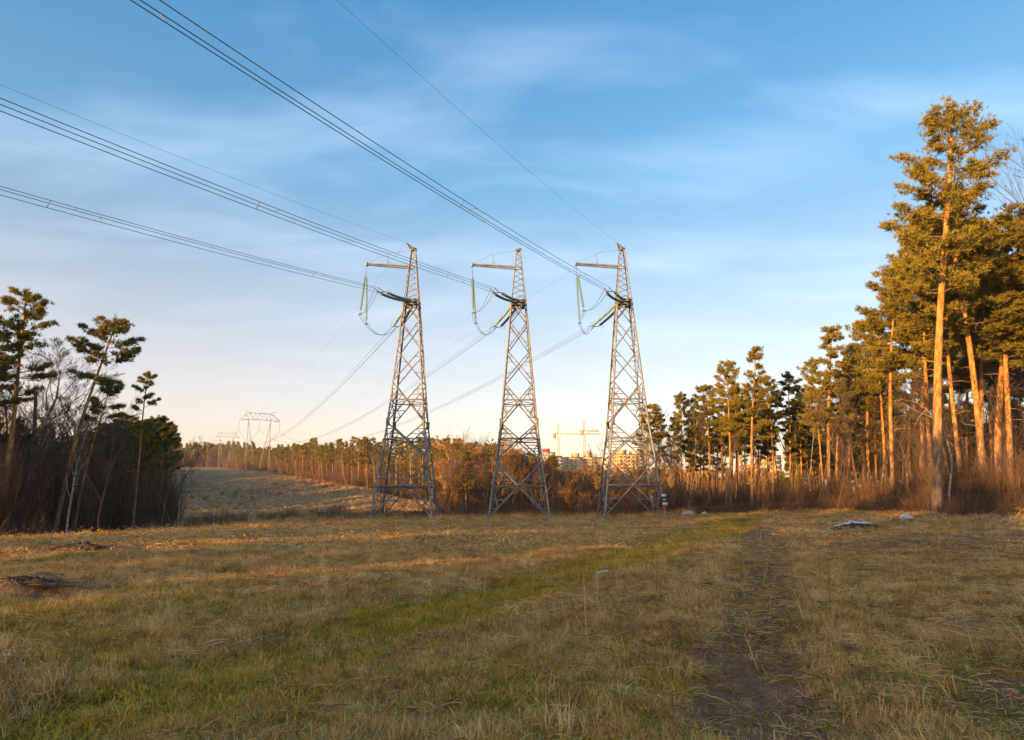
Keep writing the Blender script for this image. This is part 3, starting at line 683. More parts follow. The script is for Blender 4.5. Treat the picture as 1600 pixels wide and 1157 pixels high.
for i in range(3):
    base = Vector((TX[i], TY[i], Z0[i] + 24.25))
    for side, D, drop, LL in (('f', DF, .55, 5.0), ('b', DB, 1.35, 5.0)):
        root = empty('insulator_set', base + D * .8); perp = Vector((-D.y, D.x, 0)) * .42
        inv = root.location
        yoke = D * (LL + .3) + Vector((0, 0, -drop))
        for s in (-1, 1):
            a = perp * s * .9 + D * .15; c = perp * s + D * LL + Vector((0, 0, -drop * .95))
            bent_string(sagpath(a, c, .12), .155).obj('insulator_string', M['glass'], root, True)
        h = MB(); beam(h, perp * -1.15 + yoke, perp * 1.15 + yoke, .1, .05)
        for s in (-1, 1): beam(h, perp * s + D * LL + Vector((0, 0, -drop * .95)), perp * s + yoke, .05)
        h.obj('yoke_plate', M['steel_dark'], root)
        for s in (-1, 1):
            h = MB(); c = perp * s * 1.5 + yoke - D * .35
            a_ = np.arange(13) * 2 * math.pi / 12; P = [np.array(c) + .28 * (math.cos(t) * np.array(perp.normalized()) + math.sin(t) * np.array((0, 0, 1.))) for t in a_]; tube(h, P, .02, 4)
            h.obj('grading_ring', M['steel'], root)
        ends = []
        for (pu, pz) in ((-1, .18), (1, .18), (0, -.22)):
            e_ = yoke + perp * .62 * pu + Vector((0, 0, pz)) + D * 1.0
            h = MB(); beam(h, yoke + perp * .62 * pu, e_, .05); h.obj('link', M['steel_dark'], root); ends.append(inv + e_)
        (ENDS_F if side == 'f' else ENDS_B).append(ends)
        lb = ('front green glass insulator pair reaching from the %s tower waist toward the viewer' if side == 'f' else 'rear green glass insulator pair sloping down behind the %s tower toward the hill') % names[i]
        tag(root, lb, 'insulator', 'glass insulator sets on the lattice towers')
    # hanging pair that carries the jumper
    tip = Vector((TX[i] - 5.35, TY[i], Z0[i] + 28.65))
    root = empty('insulator_set', tip)
    lo = []
    offs = ((-.35, -.75, -5.9), (.05, .9, -6.6)) if i == 0 else ((.2, -.5, -5.6), (.45, .7, -6.5)) if i == 1 else ((.75, -.6, -5.5), (.35, .6, -6.6))
    for s, of in zip((-1, 1), offs):
        a = Vector((0, s * .15, -.2)); c = Vector(of); d = (c - a).normalized(); st_ = a + d * 1.2; en = c - d * .25
        h = MB(); tube(h, [a, st_], .012, 4); h.obj('hanger_rod', M['steel_dark'], root)
        bent_string(sagpath(st_, en, .03), .14).obj('insulator_string', M['glass'], root, True)
        h = MB(); beam(h, c + Vector((-.18, 0, -.1)), c + Vector((.18, 0, -.1)), .09); beam(h, en, c + Vector((0, 0, -.1)), .05); h.obj('clamp', M['steel_dark'], root)
        lo.append(tip + c + Vector((0, 0, -.12)))
    tag(root, 'pair of long green insulators hanging from the %s tower cross arm tip' % names[i], 'insulator', 'glass insulator sets on the lattice towers')
    # jumper loop
    root = empty('jumper_loop', lo[0])
    for k in (0, 1):
        dxy = Vector((.12 * (k * 2 - 1), 0, .1 * k))
        A = ENDS_F[i][k] ; B = ENDS_B[i][k]
        P = list(sagpath(A, lo[0] + dxy, .75, 9)) + list(sagpath(lo[0] + dxy, lo[1] + dxy, .12, 5))[1:] + list(sagpath(lo[1] + dxy, B, 1.15, 12))[1:]
        P = np.array(P) - np.array(root.location)
        b = MB(); tube(b, P, .022, 5); b.obj('cable', M['wire'], root, True)
    for u in (.3, .6):
        a_ = (1 - u) * np.array(lo[1]) + u * np.array(ENDS_B[i][0]) - np.array(root.location) - [0, 0, 4.6 * u * (1 - u)]
        h = MB(); beam(h, a_ + [-.15, 0, 0], a_ + [.15, 0, .1], .04); h.obj('spacer', M['spacer'], root)
    tag(root, 'slack jumper cables looping under the %s tower cross arm' % names[i], 'cable', 'jumper loops beside the towers')

def cat_path(A, Bv, sag, umax, n=60):
    u = np.linspace(0, umax, n)[:, None]; A = np.array(A); Bv = np.array(Bv)
    return A + (Bv - A) * u - np.array([[0, 0, 4 * sag]]) * u * (1 - u)
SPAN = 300.
for i in range(3):
    root = empty('conductor_bundle', ENDS_F[i][0]); o0 = np.array(root.location); paths = []
    for k in range(3):
        A = Vector(ENDS_F[i][k]); B = A + DF * SPAN + Vector((0, 0, 0))
        P = cat_path(A, B, 12.0, .5, 90) - o0; paths.append(P)
        b = MB(); tube(b, P, .019, 5); b.obj('conductor', M['wire'], root, True)
    for q in range(4, 88, 14):
        for (a_, c_) in ((0, 2), (1, 2), (0, 1)):
            dlt = {(0, 2): 0, (1, 2): 2, (0, 1): 1}[(a_, c_)]
            h = MB(); beam(h, paths[a_][q + dlt], paths[c_][q + dlt], .03); h.obj('spacer', M['spacer'], root)
    tag(root, ['three joined cables running forward and left from the left tower, lowest in the sky', 'three joined cables running forward and left from the middle tower', 'three joined cables running forward from the right tower out of the top of view'][i], 'power cable', 'conductor bundles strung from the towers')
for i in (0, 2):
    A = Vector(PEAK[i]); B = A + DF * SPAN
    b = MB(); o0 = np.array(A); tube(b, cat_path(A, B, 13.0, .5, 90) - o0, .0095, 4); o = b.obj('earth_wire', M['wire']); o.location = A
    tag(o, 'thin single wire running forward from the peak strut of the %s tower' % names[i], 'wire', 'earth wires on the tower tops')

# portal pylons going away over the hill
def make_portal():
    T = empty('portal_pylon'); st = M['steel']
    Hm = 27.; 
    for s in (-1, 1):
        mst = empty('mast'); mst.parent = T
        top = np.array([s * 7.2, 0, Hm])
        feet = [np.array([s * a, b_, -.5]) for a, b_ in ((7.6, -2.2), (.8, -2.2), (.8, 2.2), (7.6, 2.2))]
        for f in feet:
            b = MB(); beam(b, f, top, .2); b.obj('leg', st, mst)
        zs = np.linspace(0, .93, 9)
        for i in range(4):
            a0, a1 = feet[i], feet[(i + 1) % 4]
            for k in range(8):
                p = a0 + (top - a0) * zs[k]; q = a1 + (top - a1) * zs[k + 1]
                if k % 2: p = a1 + (top - a1) * zs[k]; q = a0 + (top - a0) * zs[k + 1]
                b = MB(); beam(b, p, q, .08); b.obj('brace', st, mst)
            b = MB(); beam(b, a0 + (top - a0) * .5, a1 + (top - a1) * .5, .16); b.obj('belt', st, mst)
    arm = empty('cross_arm'); arm.parent = T
    ch = MB(); 
    for y_ in (-.6, .6):
        pts = [(-13, 26.6), (-7.2, 28), (0, 28.6), (7.2, 28), (13, 26.6)]; lo_ = [(-13, 26.3), (-7.2, 27), (0, 27.), (7.2, 27), (13, 26.3)]
        up = [(-13, 26.8), (-8.5, 29.6), (-5.5, 30.3), (5.5, 30.3), (8.5, 29.6), (13, 26.8)]
        for L_ in (lo_, up):
            for a, c in zip(L_[:-1], L_[1:]): beam(ch, (a[0], y_, a[1]), (c[0], y_, c[1]), .15)
    ch.obj('beam_chord', st, arm)
    lc = MB(); xs = np.linspace(-12, 12, 17)
    for k in range(16):
        zl = np.interp(xs[k:k + 2], [-13, -7.2, 7.2, 13], [26.3, 27, 27, 26.3]); zu = np.interp(xs[k:k + 2], [-13, -8.5, -5.5, 5.5, 8.5, 13], [26.8, 29.6, 30.3, 30.3, 29.6, 26.8])
        for y_ in (-.6, .6):
            a, c = ((xs[k], y_, zl[0]), (xs[k + 1], y_, zu[1])) if k % 2 else ((xs[k], y_, zu[0]), (xs[k + 1], y_, zl[1])); beam(lc, a, c, .08)
    tag(lc.obj('beam_lacing', st, arm), kind='stuff')
    for s in (-1, 1):
        b = MB(); beam(b, (s * 5.5, 0, 30.3), (s * 9.5, 0, 31.4), .18); beam(b, (s * 8.5, 0, 29.6), (s * 9.5, 0, 31.4), .12); b.obj('peak_horn', st, T)
    for x in (-13, 0, 13):
        b = MB(); z1 = 26.3 if x else 27.; tube(b, [(x, 0, z1), (x, 0, z1 - 4.8)], .12, 5); b.obj('insulator_string', M['glass'], T)
    return T
pp0 = at(400, 742, 380); PYL = []
dirn = Vector((-.425, .905, 0)).normalized()
p0 = make_portal(); index_kids()
specs = [(400, 380, 1.0), (350, 640, 1.0), (333, 900, 1.0), (323, 1200, 1.0)]
plab = ['nearest portal pylon with two splayed masts standing on the grassy hill', 'second portal pylon from the front, half hidden behind the hill crest', 'third portal pylon from the front, small and faint over far trees', 'farthest portal pylon, a tiny faint outline at the skyline']
for i, (px, D, sc) in enumerate(specs):
    o = p0 if i == 0 else copy_tree(p0); P = at(px, 742, D); z = hz(P.x, D)
    o.location = (P.x, D, z); o.rotation_euler = (0, 0, R(26)); o.scale = (.82, .82, 1.1); PYL.append(o)
    tag(o, plab[i], 'pylon', 'portal pylons crossing the hill')
bpy.context.view_layer.update()
for i in range(3):
    att = PYL[0].matrix_world @ Vector(((-13, 0, 13)[i], 0, (21.5, 22.2, 21.5)[i]))
    root = empty('conductor_bundle', ENDS_B[i][0]); o0 = np.array(root.location); ps = []
    for k in range(3):
        A = Vector(ENDS_B[i][k]); of = Vector(((-.2, 0, .15), (.2, 0, .15), (0, 0, -.2))[k])
        P = cat_path(A, att + of, 10.5, 1, 90) - o0; ps.append(P); b = MB(); tube(b, P, .019, 4); b.obj('conductor', M['wire'], root, True)
        P2 = cat_path(att + of, PYL[1].matrix_world @ Vector(((-13, 0, 13)[i], 0, (21.5, 22.2, 21.5)[i])), 9, 1, 50) - o0
        tube_b = MB(); tube(tube_b, P2, .03, 3); tube_b.obj('conductor', M['wire'], root, True)
    for q in range(3, 50, 8):
        h = MB(); beam(h, ps[0][q], ps[2][q], .03); h.obj('spacer', M['spacer'], root)
    tag(root, 'three joined cables sagging back from the %s tower to the portal pylon on the hill' % names[i], 'power cable', 'conductor bundles strung from the towers')
for i, s in ((0, -1), (2, 1)):
    A = Vector(PEAK[i]); B = PYL[0].matrix_world @ Vector((s * 9.5, 0, 31.4)); b = MB(); tube(b, cat_path(A, B, 7.5, 1, 60) - np.array(A), .0095, 4); o = b.obj('earth_wire', M['wire']); o.location = A
    tag(o, 'thin single wire going back from the %s tower top to the portal pylon horn' % names[i], 'wire', 'earth wires on the tower tops')

# ------------------------------------------------------------------ far buildings and cranes
def building(px0, px1, topy, depth, thick, wall, label, steps=(), nz0=-6, rz=0.25):
    a = at(px0, topy, depth); b_ = at(px1, topy, depth); w = (b_.x - a.x); z0 = hz((a.x + b_.x) / 2, depth) - 2; h = a.z - z0
    root = empty('apartment_building', ((a.x + b_.x) / 2, depth, z0), rz)
    b = MB(); box(b, (0, 0, h / 2), (w / 2, thick / 2, h / 2)); b.obj('wall', M[wall], root)
    rf = MB(); box(rf, (0, 0, h + .25), (w / 2 + .3, thick / 2 + .3, .25)); rf.obj('roof', M['roof'], root)
    for (u, sw, sh) in steps:
        s = MB(); box(s, (w * u, 0, h + .5 + sh / 2), (sw / 2, thick * .3, sh / 2)); box(s, (w * u, 0, h + .5 + sh + .15), (sw / 2 + .2, thick * .3 + .2, .15)); s.obj('lift_housing', M[wall], root)
    wn_ = MB(); fl = MB(); n = max(2, int(w / 3.3)); fcount = int((h - 2) / 2.9); dep = .12
    for f in range(fcount):
        z = h - 1.9 - f * 2.9
        box(fl, (0, -thick / 2 - .04, z - 1.35), (w / 2 - .05, .05, .06))
        for k in range(n):
            x = -w / 2 + (k + .5) * w / n
            if k % 4 == 1: box(fl, (x, -thick / 2 - .5, z - .75), (w / n * .44, .48, .5))
            box(wn_, (x, -thick / 2 - .02, z), (.85 if k % 4 != 1 else 1.2, .03, .75))
    m_ = max(2, int(thick / 4))
    for f in range(fcount):
        for k in range(m_):
            for sx in (-1, 1): box(wn_, (sx * (w / 2 + .02), -thick / 2 + (k + .5) * thick / m_, h - 1.9 - f * 2.9), (.03, .7, .75))
    tag(wn_.obj('window_rows', M['window'], root), kind='stuff'); tag(fl.obj('balcony_rows', M['wallD'], root), kind='stuff')
    tag(root, label, 'building', 'apartment blocks beyond the wood'); return root
building(838, 876, 714, 620, 14, 'wallB', 'pale block at the left end, carrying a red rooftop sign, behind the middle tower', steps=((.1, 6, 3),))
building(879, 906, 716, 640, 14, 'wallC', 'narrow yellow block under the left crane', steps=((.25, 5, 3.5),))
building(907, 938, 716, 650, 14, 'wallA', 'narrow yellow block under the right crane', steps=((-.15, 6, 4),), rz=.15)
building(939, 962, 718, 640, 14, 'wallB', 'low pale block just left of the right tower', steps=())
building(958, 1006, 712, 560, 16, 'wallC', 'large yellow block seen through the right lattice tower', steps=((.3, 9, 3), (-.3, 6, 3)), rz=.3)
building(1026, 1053, 731, 420, 14, 'wallA', 'yellow block between the right tower and the first slender pines', rz=.2)
building(1166, 1176, 728, 420, 12, 'wallC', 'narrow sunlit slab seen left of the tall pine beside its trunk', rz=.2)
building(1188, 1211, 714, 430, 14, 'wallC', 'sunlit yellow block glimpsed between trunks right of the tall slim pine', steps=((.1, 5, 2.5),), rz=.2)
building(1060, 1120, 764, 330, 12, 'wallD', 'low grey block hidden deep behind the thin trunks', rz=.1)
building(1212, 1232, 750, 330, 12, 'wallA', 'low sunlit block behind trunks at the foot of the dark pines', rz=.1)
# red sign on the first block
P = at(853, 706, 612); rt = empty('rooftop_sign', P); b = MB(); box(b, (0, 0, 1), (3.4, .3, 1.6)); b.obj('sign_face', M['red'], rt); b = MB()
for x in (-2.4, 0, 2.4): beam(b, (x, .2, -.6), (x, .2, -4.6), .3); beam(b, (x, .2, -1), (x + .6, 2.4, -4.6), .2)
b.obj('sign_frame', M['steel_dark'], rt); tag(rt, 'small red rooftop sign on the leftmost pale block', 'sign')

def crane(px, topy, jiby, jibl, jibr, depth, label):
    a = at(px, topy, depth); z0 = hz(a.x, depth); j = at(px, jiby, depth); H = a.z - z0; J = j.z - z0
    root = empty('tower_crane', (a.x, depth, z0)); c = M['crane']; pxm = depth / F_PX
    def lattice(name, p0_, p1_, w, n, up=(0, 0, 1), t=.3, par=root):
        b = MB(); p0_ = np.array(p0_, float); p1_ = np.array(p1_, float); d = (p1_ - p0_) / np.linalg.norm(p1_ - p0_)
        u = np.cross(d, (0, 1, 0)) if abs(d[1]) < .9 else np.array([1, 0, 0]); u /= np.linalg.norm(u); v = np.cross(d, u); cs = [(-1, -1), (1, -1), (1, 1), (-1, 1)]
        Q = lambda s, k: p0_ + (p1_ - p0_) * s + (u * cs[k][0] + v * cs[k][1]) * w / 2
        for k in range(4): beam(b, Q(0, k), Q(1, k), t)
        for i in range(n):
            for k in range(4):
                k2 = (k + 1) % 4; beam(b, Q(i / n, k if i % 2 else k2), Q((i + 1) / n, k2 if i % 2 else k), t * .6)
        return b.obj(name, c, par)
    lattice('mast', (0, 0, 0), (0, 0, J), 2.0, 26)
    lattice('apex', (0, 0, J + 2), (0, 0, H), 1.2, 6)
    jl = jibl * pxm; jr = jibr * pxm
    lattice('jib', (-1 if jl < jr else 1, 0, J + 1.5), ((jr, 0, J + 1.5) if jr > jl else (-jl, 0, J + 1.5)), 1.5, 24, t=.25)
    s = -1 if jr > jl else 1; cj = jl if jr > jl else jr
    lattice('counter_jib', (s * 1, 0, J + 1.5), (s * cj, 0, J + 1.5), 1.3, 7, t=.25)
    b = MB(); box(b, (s * (cj - 2), 0, J - .4), (1.6, 1.0, 1.8)); b.obj('counterweight', M['crane2'], root)
    b = MB(); box(b, (-s * 1.8, -1.3, J - .6), (1.1, 1., 1.2)); b.obj('cab', M['white_plate'], root)
    b = MB(); far_ = (jr if jr > jl else jl) * -s
    beam(b, (0, 0, H), (far_ * .75, 0, J + 2.2), .12); beam(b, (0, 0, H), (far_ * .38, 0, J + 2.2), .12); beam(b, (0, 0, H), (s * cj * .9, 0, J + 2.2), .12); b.obj('tie_bars', M['steel_dark'], root)
    b = MB(); hx = far_ * .94 if jl >= jr else -jl * .9; beam(b, (hx, 0, J + 1), (hx, 0, J - 38), .12); box(b, (hx, 0, J - 38.6), (.5, .4, .7)); b.obj('hoist_rope', M['steel_dark'], root)
    tag(root, label, 'crane', 'tower cranes above the apartment blocks')
crane(872, 664, 681, 9, 66, 700, 'left tower crane, its long jib reaching right above the rooftops')
crane(912, 658, 676, 6, 24, 660, 'right, slightly taller tower crane with a short dark jib to the right')

# ------------------------------------------------------------------ right wood: trees one can point to
G1 = 'pines along the right edge of the field'
def rp(*a, **k): return plant('pine_tree', *a, cat='pine', group=G1, **k)
rp(NEAR[0], 1464, 1476, 162, 46, 'tallest pine with a thick bare orange trunk at the right field edge', rz=.6)
rp(NEAR[1], 1541, 1500, 300, 51, 'thick leaning orange pine just right of the tallest pine, bending left', rz=.2, width=1.25)
rp(NEAR[2], 1506, 1466, 330, 57, 'slimmer pine leaning left close behind the tallest trunk', width=1.)
rp(NEAR[3], 1456, 1440, 350, 62, 'pine half hidden on the left side of the tallest trunk', width=.9)
rp(NEAR[2], 1395, 1394, 408, 64, 'tall slim pine with straight orange trunk one gap left of the tallest', width=1.1, rz=2.)
rp(NEAR[3], 1388, 1366, 500, 72, 'forked looking pine leaning left behind the straight slim trunk', width=1.)
rp(NEAR[1], 1359, 1350, 500, 78, 'round topped pine to the left of the straight slim trunk', rz=1.)
rp(NEAR[1], 1556, 1566, 318, 54, 'broad pine filling the upper right behind the leaning trunk', rz=3.1, width=1.3)
rp(NEAR[3], 1578, 1588, 352, 52, 'reddish trunked pine near the right border, first from the edge', rz=2., width=1.2)
rp(NEAR[2], 1622, 1628, 335, 50, 'pine cut by the right border of the view', rz=2.5, width=1.3)
rp(NEAR[0], 1530, 1535, 380, 64, 'dense pine deep behind the leaning orange trunk', rz=2.5, width=.9)
rp(MID[2], 1296, 1296, 508, 74, 'conical pine with a pointed top and straight lit trunk', width=1.15, rz=1.)
rp(NEAR[1], 1289, 1272, 560, 75, 'pine leaning left against the conical pine', width=.8)
rp(MID[0], 1305, 1316, 560, 78, 'shorter pine close on the right of the conical pine', width=1.)
rp(MID[2], 1176, 1176, 538, 78, 'tall slender pine with a tufted narrow top standing alone', width=.95, rz=2.2)
rp(NEAR[2], 1142, 1138, 560, 80, 'broad crowned pine left of the tall slender one', width=1.0, rz=.3)
rp(MID[1], 1108, 1112, 598, 82, 'pine with a low wide crown at the left flank of the broad one', width=1.2)
rp(MID[0], 1062, 1066, 612, 86, 'narrow pine standing free of the row, left twin', width=.85)
rp(MID[3], 1076, 1076, 620, 87, 'narrow pine standing free of the row, right twin', width=.8)
rp(MID[1], 1012, 1016, 628, 88, 'low pine partly behind the right lattice tower', width=1.2, rz=1.5)
rp(MID[4], 1030, 1028, 640, 90, 'dark little pine between the right lattice tower and the narrow twins', width=1.1)
rp(MID[1], 1208, 1208, 584, 84, 'round topped pine just right of the tall slender pine', width=1.0)
rp(MID[4], 1234, 1235, 582, 84, 'very dark pine in the dip before the conical one', width=1.25)
rp(MID[3], 1252, 1252, 604, 86, 'slim lit pine at the left foot of the conical one', width=1.)
rp(MID[4], 1262, 1262, 612, 88, 'dark slim pine tucked behind the slim lit one', width=1.1)
rp(MID[0], 1325, 1330, 535, 82, 'pine between the conical one and the round topped one', width=1.)
rp(MID[4], 1150, 1152, 600, 90, 'dark pine behind the broad crowned pine', width=1.2)
rp(NEAR[1], 1420, 1428, 410, 70, 'pine showing between the straight slim trunk and the tallest pine', width=1.1)
rp(NEAR[3], 1440, 1444, 345, 66, 'lit crown pine directly left of the tallest trunk at mid height', width=1.)
GB = 'pines deep in the right wood'
for i in range(46):
    px = rnd.uniform(1040, 1680); D = rnd.uniform(86, 125) if px < 1330 else rnd.uniform(70, 115)
    top = np.interp(px, [1000, 1060, 1150, 1250, 1330, 1400, 1500, 1600, 1700], [660, 640, 612, 612, 590, 520, 420, 400, 400]) + rnd.uniform(0, 45)
    plant('pine_tree', rnd.choice(MID if i % 3 else MID[4:]), px, px + rnd.uniform(-8, 8), top, D, 'one of many thin pines standing deep behind the front row of the right wood ~', 'pine', GB, width=rnd.uniform(.85, 1.2))
GC = 'bare trunks in the right wood'
for i in range(16):
    px = rnd.uniform(1400, 1640); D = np.interp(px, [1330, 1480, 1640], [76, 56, 52]) + rnd.uniform(0, 14)
    plant('bare_tree', rnd.choice(BARE), px, px + rnd.uniform(-8, 8), rnd.uniform(590, 660), D, 'russet bare tree ~', 'bare tree', 'russet bare trees under the right pines', parts=('trunk', 'branches'), width=1.2)
for i in range(70):
    px = rnd.uniform(985, 1640); D = rnd.uniform(62, 105) if px > 1200 else rnd.uniform(76, 110)
    top = np.interp(px, [1000, 1150, 1330, 1500, 1700], [690, 640, 610, 520, 480]) + rnd.uniform(-20, 60)
    plant('bare_tree', rnd.choice(POLE + BARE[:2]), px, px + rnd.uniform(-14, 14), top, D, 'thin bare leafless tree among the trunks of the right wood ~', 'bare tree', GC, parts=('trunk', 'branches'))
plant('bare_tree', BARE[0], 976, 968, 690, 84, 'crooked bare tree behind the left leg of the right tower', 'bare tree', GC, parts=('trunk', 'branches'))
plant('bare_tree', BARE[2], 1000, 1003, 680, 84, 'bare spreading tree seen through the middle of the right tower', 'bare tree', GC, parts=('trunk', 'branches'), width=1.2)
plant('bare_tree', BARE[1], 1044, 1042, 672, 86, 'bare tree between the right tower and the narrow twin pines', 'bare tree', GC, parts=('trunk', 'branches'))
plant('bare_tree', POLE[0], 1745, 1700, 190, 50, 'tall slender bare tree whose twigs hang in from the top right corner', 'bare tree', width=.9, rz=1.0, parts=('trunk', 'branches'))
# bent birch arching over to the left
rt = empty('birch_tree', at(1485, 795, 47)); D0 = rt.location.copy(); D0.z = hz(D0.x, 47); rt.location = D0
def pt(px, py, d=47): return np.array(at(px, py, d) - rt.location)
b = MB(); tube(b, [np.array((0, 0, -.1)), pt(1483, 770), pt(1487, 735), pt(1487, 715), pt(1481, 695), pt(1474, 672), pt(1462, 655, 46.6), pt(1448, 640, 46.4), pt(1430, 628, 46.2), pt(1406, 624, 46)], np.linspace(.075, .02, 10), 7, wob=.1); b.obj('trunk', M['birch'], rt, True)
for seg in ([(1462, 655), (1440, 646), (1420, 636), (1400, 622)], [(1479, 688), (1490, 697), (1500, 708)], [(1448, 640), (1436, 652), (1430, 664)]):
    b = MB(); tube(b, [pt(*p, 46.6) for p in seg], np.linspace(.03, .008, len(seg)), 5); b.obj('branch', M['birch'], rt)
tag(rt, 'white stemmed birch bent in an arch to the left beside the tallest pine', 'birch')

# ------------------------------------------------------------------ left wood
GL = 'pines standing over the left wood'
plant('pine_tree', LEFTP[0], 2, 48, 448, 50, 'tall leaning pine with a full crown at the left border', 'pine', GL, rz=2.)
plant('pine_tree', LEFTP[0], -28, -8, 500, 48, 'pine cut off by the left border', 'pine', GL, rz=4.)
plant('pine_tree', LEFTP[1], 88, 158, 496, 52, 'leaning pine with an umbrella shaped crown and long bare trunk', 'pine', GL, rz=.0)
plant('pine_tree', LEFTP[2], 118, 158, 596, 54, 'small leaning pine with a flat top, just below the umbrella crown', 'pine', GL, rz=.3)
plant('pine_tree', LEFTP[3], 210, 232, 576, 58, 'lone thin pine with sparse tiers of foliage above the left wood', 'pine', GL)
GM = 'pines inside the left wood'
for i in range(34):
    px = rnd.uniform(150, 276); D = rnd.uniform(68, 108); top = np.interp(px, [150, 200, 250, 276], [668, 650, 650, 662]) + rnd.uniform(-4, 26)
    plant('pine_tree', rnd.choice(MID), px, px + rnd.uniform(-3, 3), top, D, 'bushy pine in the body of the left wood near its right corner ~', 'pine', GM, width=rnd.uniform(.9, 1.3))
GN_ = 'bare trees of the left wood'
for i in range(44):
    px = rnd.uniform(-60, 272); D = rnd.uniform(50, 85); top = np.interp(px, [0, 60, 130, 272], [640, 650, 655, 690]) + rnd.uniform(-20, 50)
    plant('bare_tree', rnd.choice(BARE + COPSE[:1] + POLE), px, px + rnd.uniform(-6, 14), top, D, 'bare leafless tree in the shaded body of the left wood ~', 'bare tree', GN_, parts=('trunk', 'branches'))
plant('birch_tree', BIRCH[0], 66, 84, 545, 54, 'tall birch with drooping twigs left of the umbrella crowned pine', 'birch', 'birches of the left wood', parts=('trunk', 'branches'), width=1.5)
plant('birch_tree', BIRCH[1], 12, 18, 590, 52, 'bare forked birch behind the pine at the left border', 'birch', 'birches of the left wood', parts=('trunk', 'branches'), width=1.2)
plant('birch_tree', BIRCH[1], 108, 128, 620, 51, 'pale stemmed birch beside the umbrella pine trunk', 'birch', 'birches of the left wood', parts=('trunk', 'branches'))
plant('birch_tree', BIRCH[0], 140, 138, 640, 56, 'slender birch behind the small flat topped pine', 'birch', 'birches of the left wood', parts=('trunk', 'branches'))
b = MB(); P0 = at(46, 790, 52); P0.z = hz(P0.x, 52); P1 = at(57, 615, 52); d = np.array(P1 - P0)
tube(b, [d * u + NP.normal(0, .03, 3) for u in np.linspace(0, 1, 9)], np.linspace(.2, .11, 9), 8, cap=True, wob=.08)
for k in range(9):
    q = d * rnd.uniform(.4, .98); a = rnd.uniform(0, 6.28); l = rnd.uniform(.2, .6); tube(b, [q, q + np.array([math.cos(a) * l, math.sin(a) * l, .1])], [.03, .01], 4)
o = b.obj('dead_trunk', M['bare']); o.location = P0; tag(o, 'broken off dead trunk without branches between the two leftmost tall pines', 'dead tree')

# ------------------------------------------------------------------ far wood along the clearing, and the copse
GF = 'pines along the far right edge of the clearing'
edge = [(1040, 150, 712), (960, 175, 716), (870, 185, 712), (800, 195, 706), (735, 205, 690), (680, 215, 688), (600, 232, 686), (540, 262, 688), (480, 310, 686), (440, 365, 700), (400, 450, 706), (372, 560, 706), (345, 760, 707)]
ex = np.array([e_[0] for e_ in edge][::-1], float); eD = np.array([e_[1] for e_ in edge][::-1], float); eT = np.array([e_[2] for e_ in edge][::-1], float)
npine = 0
for row in range(3):
    px = 352.
    while px < (880 if row < 2 else 830):
        D = float(np.interp(px, ex, eD)) * (1 + .045 * row) + rnd.uniform(-2, 4); stp = 3.6 / D * F_PX * rnd.uniform(.6, 1.5)
        if D < 700:
            top = float(np.interp(px, ex, eT)) + rnd.uniform(-6, 12) + (6 if px > 790 else 0)
            plant('pine_tree', rnd.choice(FARP), px, px + rnd.uniform(-1.5, 1.5), top, D, 'slim pine in the far row where hill meadow meets forest ~', 'pine', GF, width=rnd.uniform(.85, 1.3)); npine += 1
        px += max(stp, 2.2)
for i in range(18):
    px = rnd.uniform(694, 850); D = rnd.uniform(118, 132)
    plant('bare_tree', rnd.choice(POLE[:2] + BARE[:1]), px, px + rnd.uniform(-6, 6), rnd.uniform(705, 740), D, 'slim pale bare tree ~', 'bare tree', 'slim trees standing before the russet copse', parts=('trunk', 'branches'), width=1.5)
for i in range(30):
    px = rnd.uniform(688, 865); D = rnd.uniform(128, 165)
    plant('pine_tree', rnd.choice(FARP[:3]), px, px + rnd.uniform(-3, 3), np.interp(px, [688, 740, 850], [690, 696, 712]) + rnd.uniform(-4, 12), D, 'green pine ~', 'pine', 'pines rising out of the copse', width=1.25)
GP = 'pale stems along the far right edge of the clearing'
for i in range(34):
    px = rnd.uniform(385, 700); D = float(np.interp(px, ex, eD)) - rnd.uniform(0, 5)
    plant('birch_tree', POLE[2], px, px + rnd.uniform(-3, 3), float(np.interp(px, ex, eT)) + rnd.uniform(14, 38), D, 'pale thin birch at the foot of the far pine row ~', 'birch', GP, parts=('trunk', 'branches'), width=1.2)
GQ = 'leafless trees of the copse behind the towers'
for i in range(120):
    px = rnd.uniform(688, 1000); D = rnd.uniform(128, 185)
    top = np.interp(px, [680, 740, 820, 860, 940, 1000], [706, 696, 710, 728, 738, 742]) + rnd.uniform(-6, 34)
    plant('bare_tree', rnd.choice(COPSE + BARE[:2] + POLE[:2]), px, px + rnd.uniform(-4, 4), top, D, 'leafless russet tree in the low copse behind the towers ~', 'bare tree', GQ, parts=('trunk', 'branches'), width=rnd.uniform(1., 1.4))

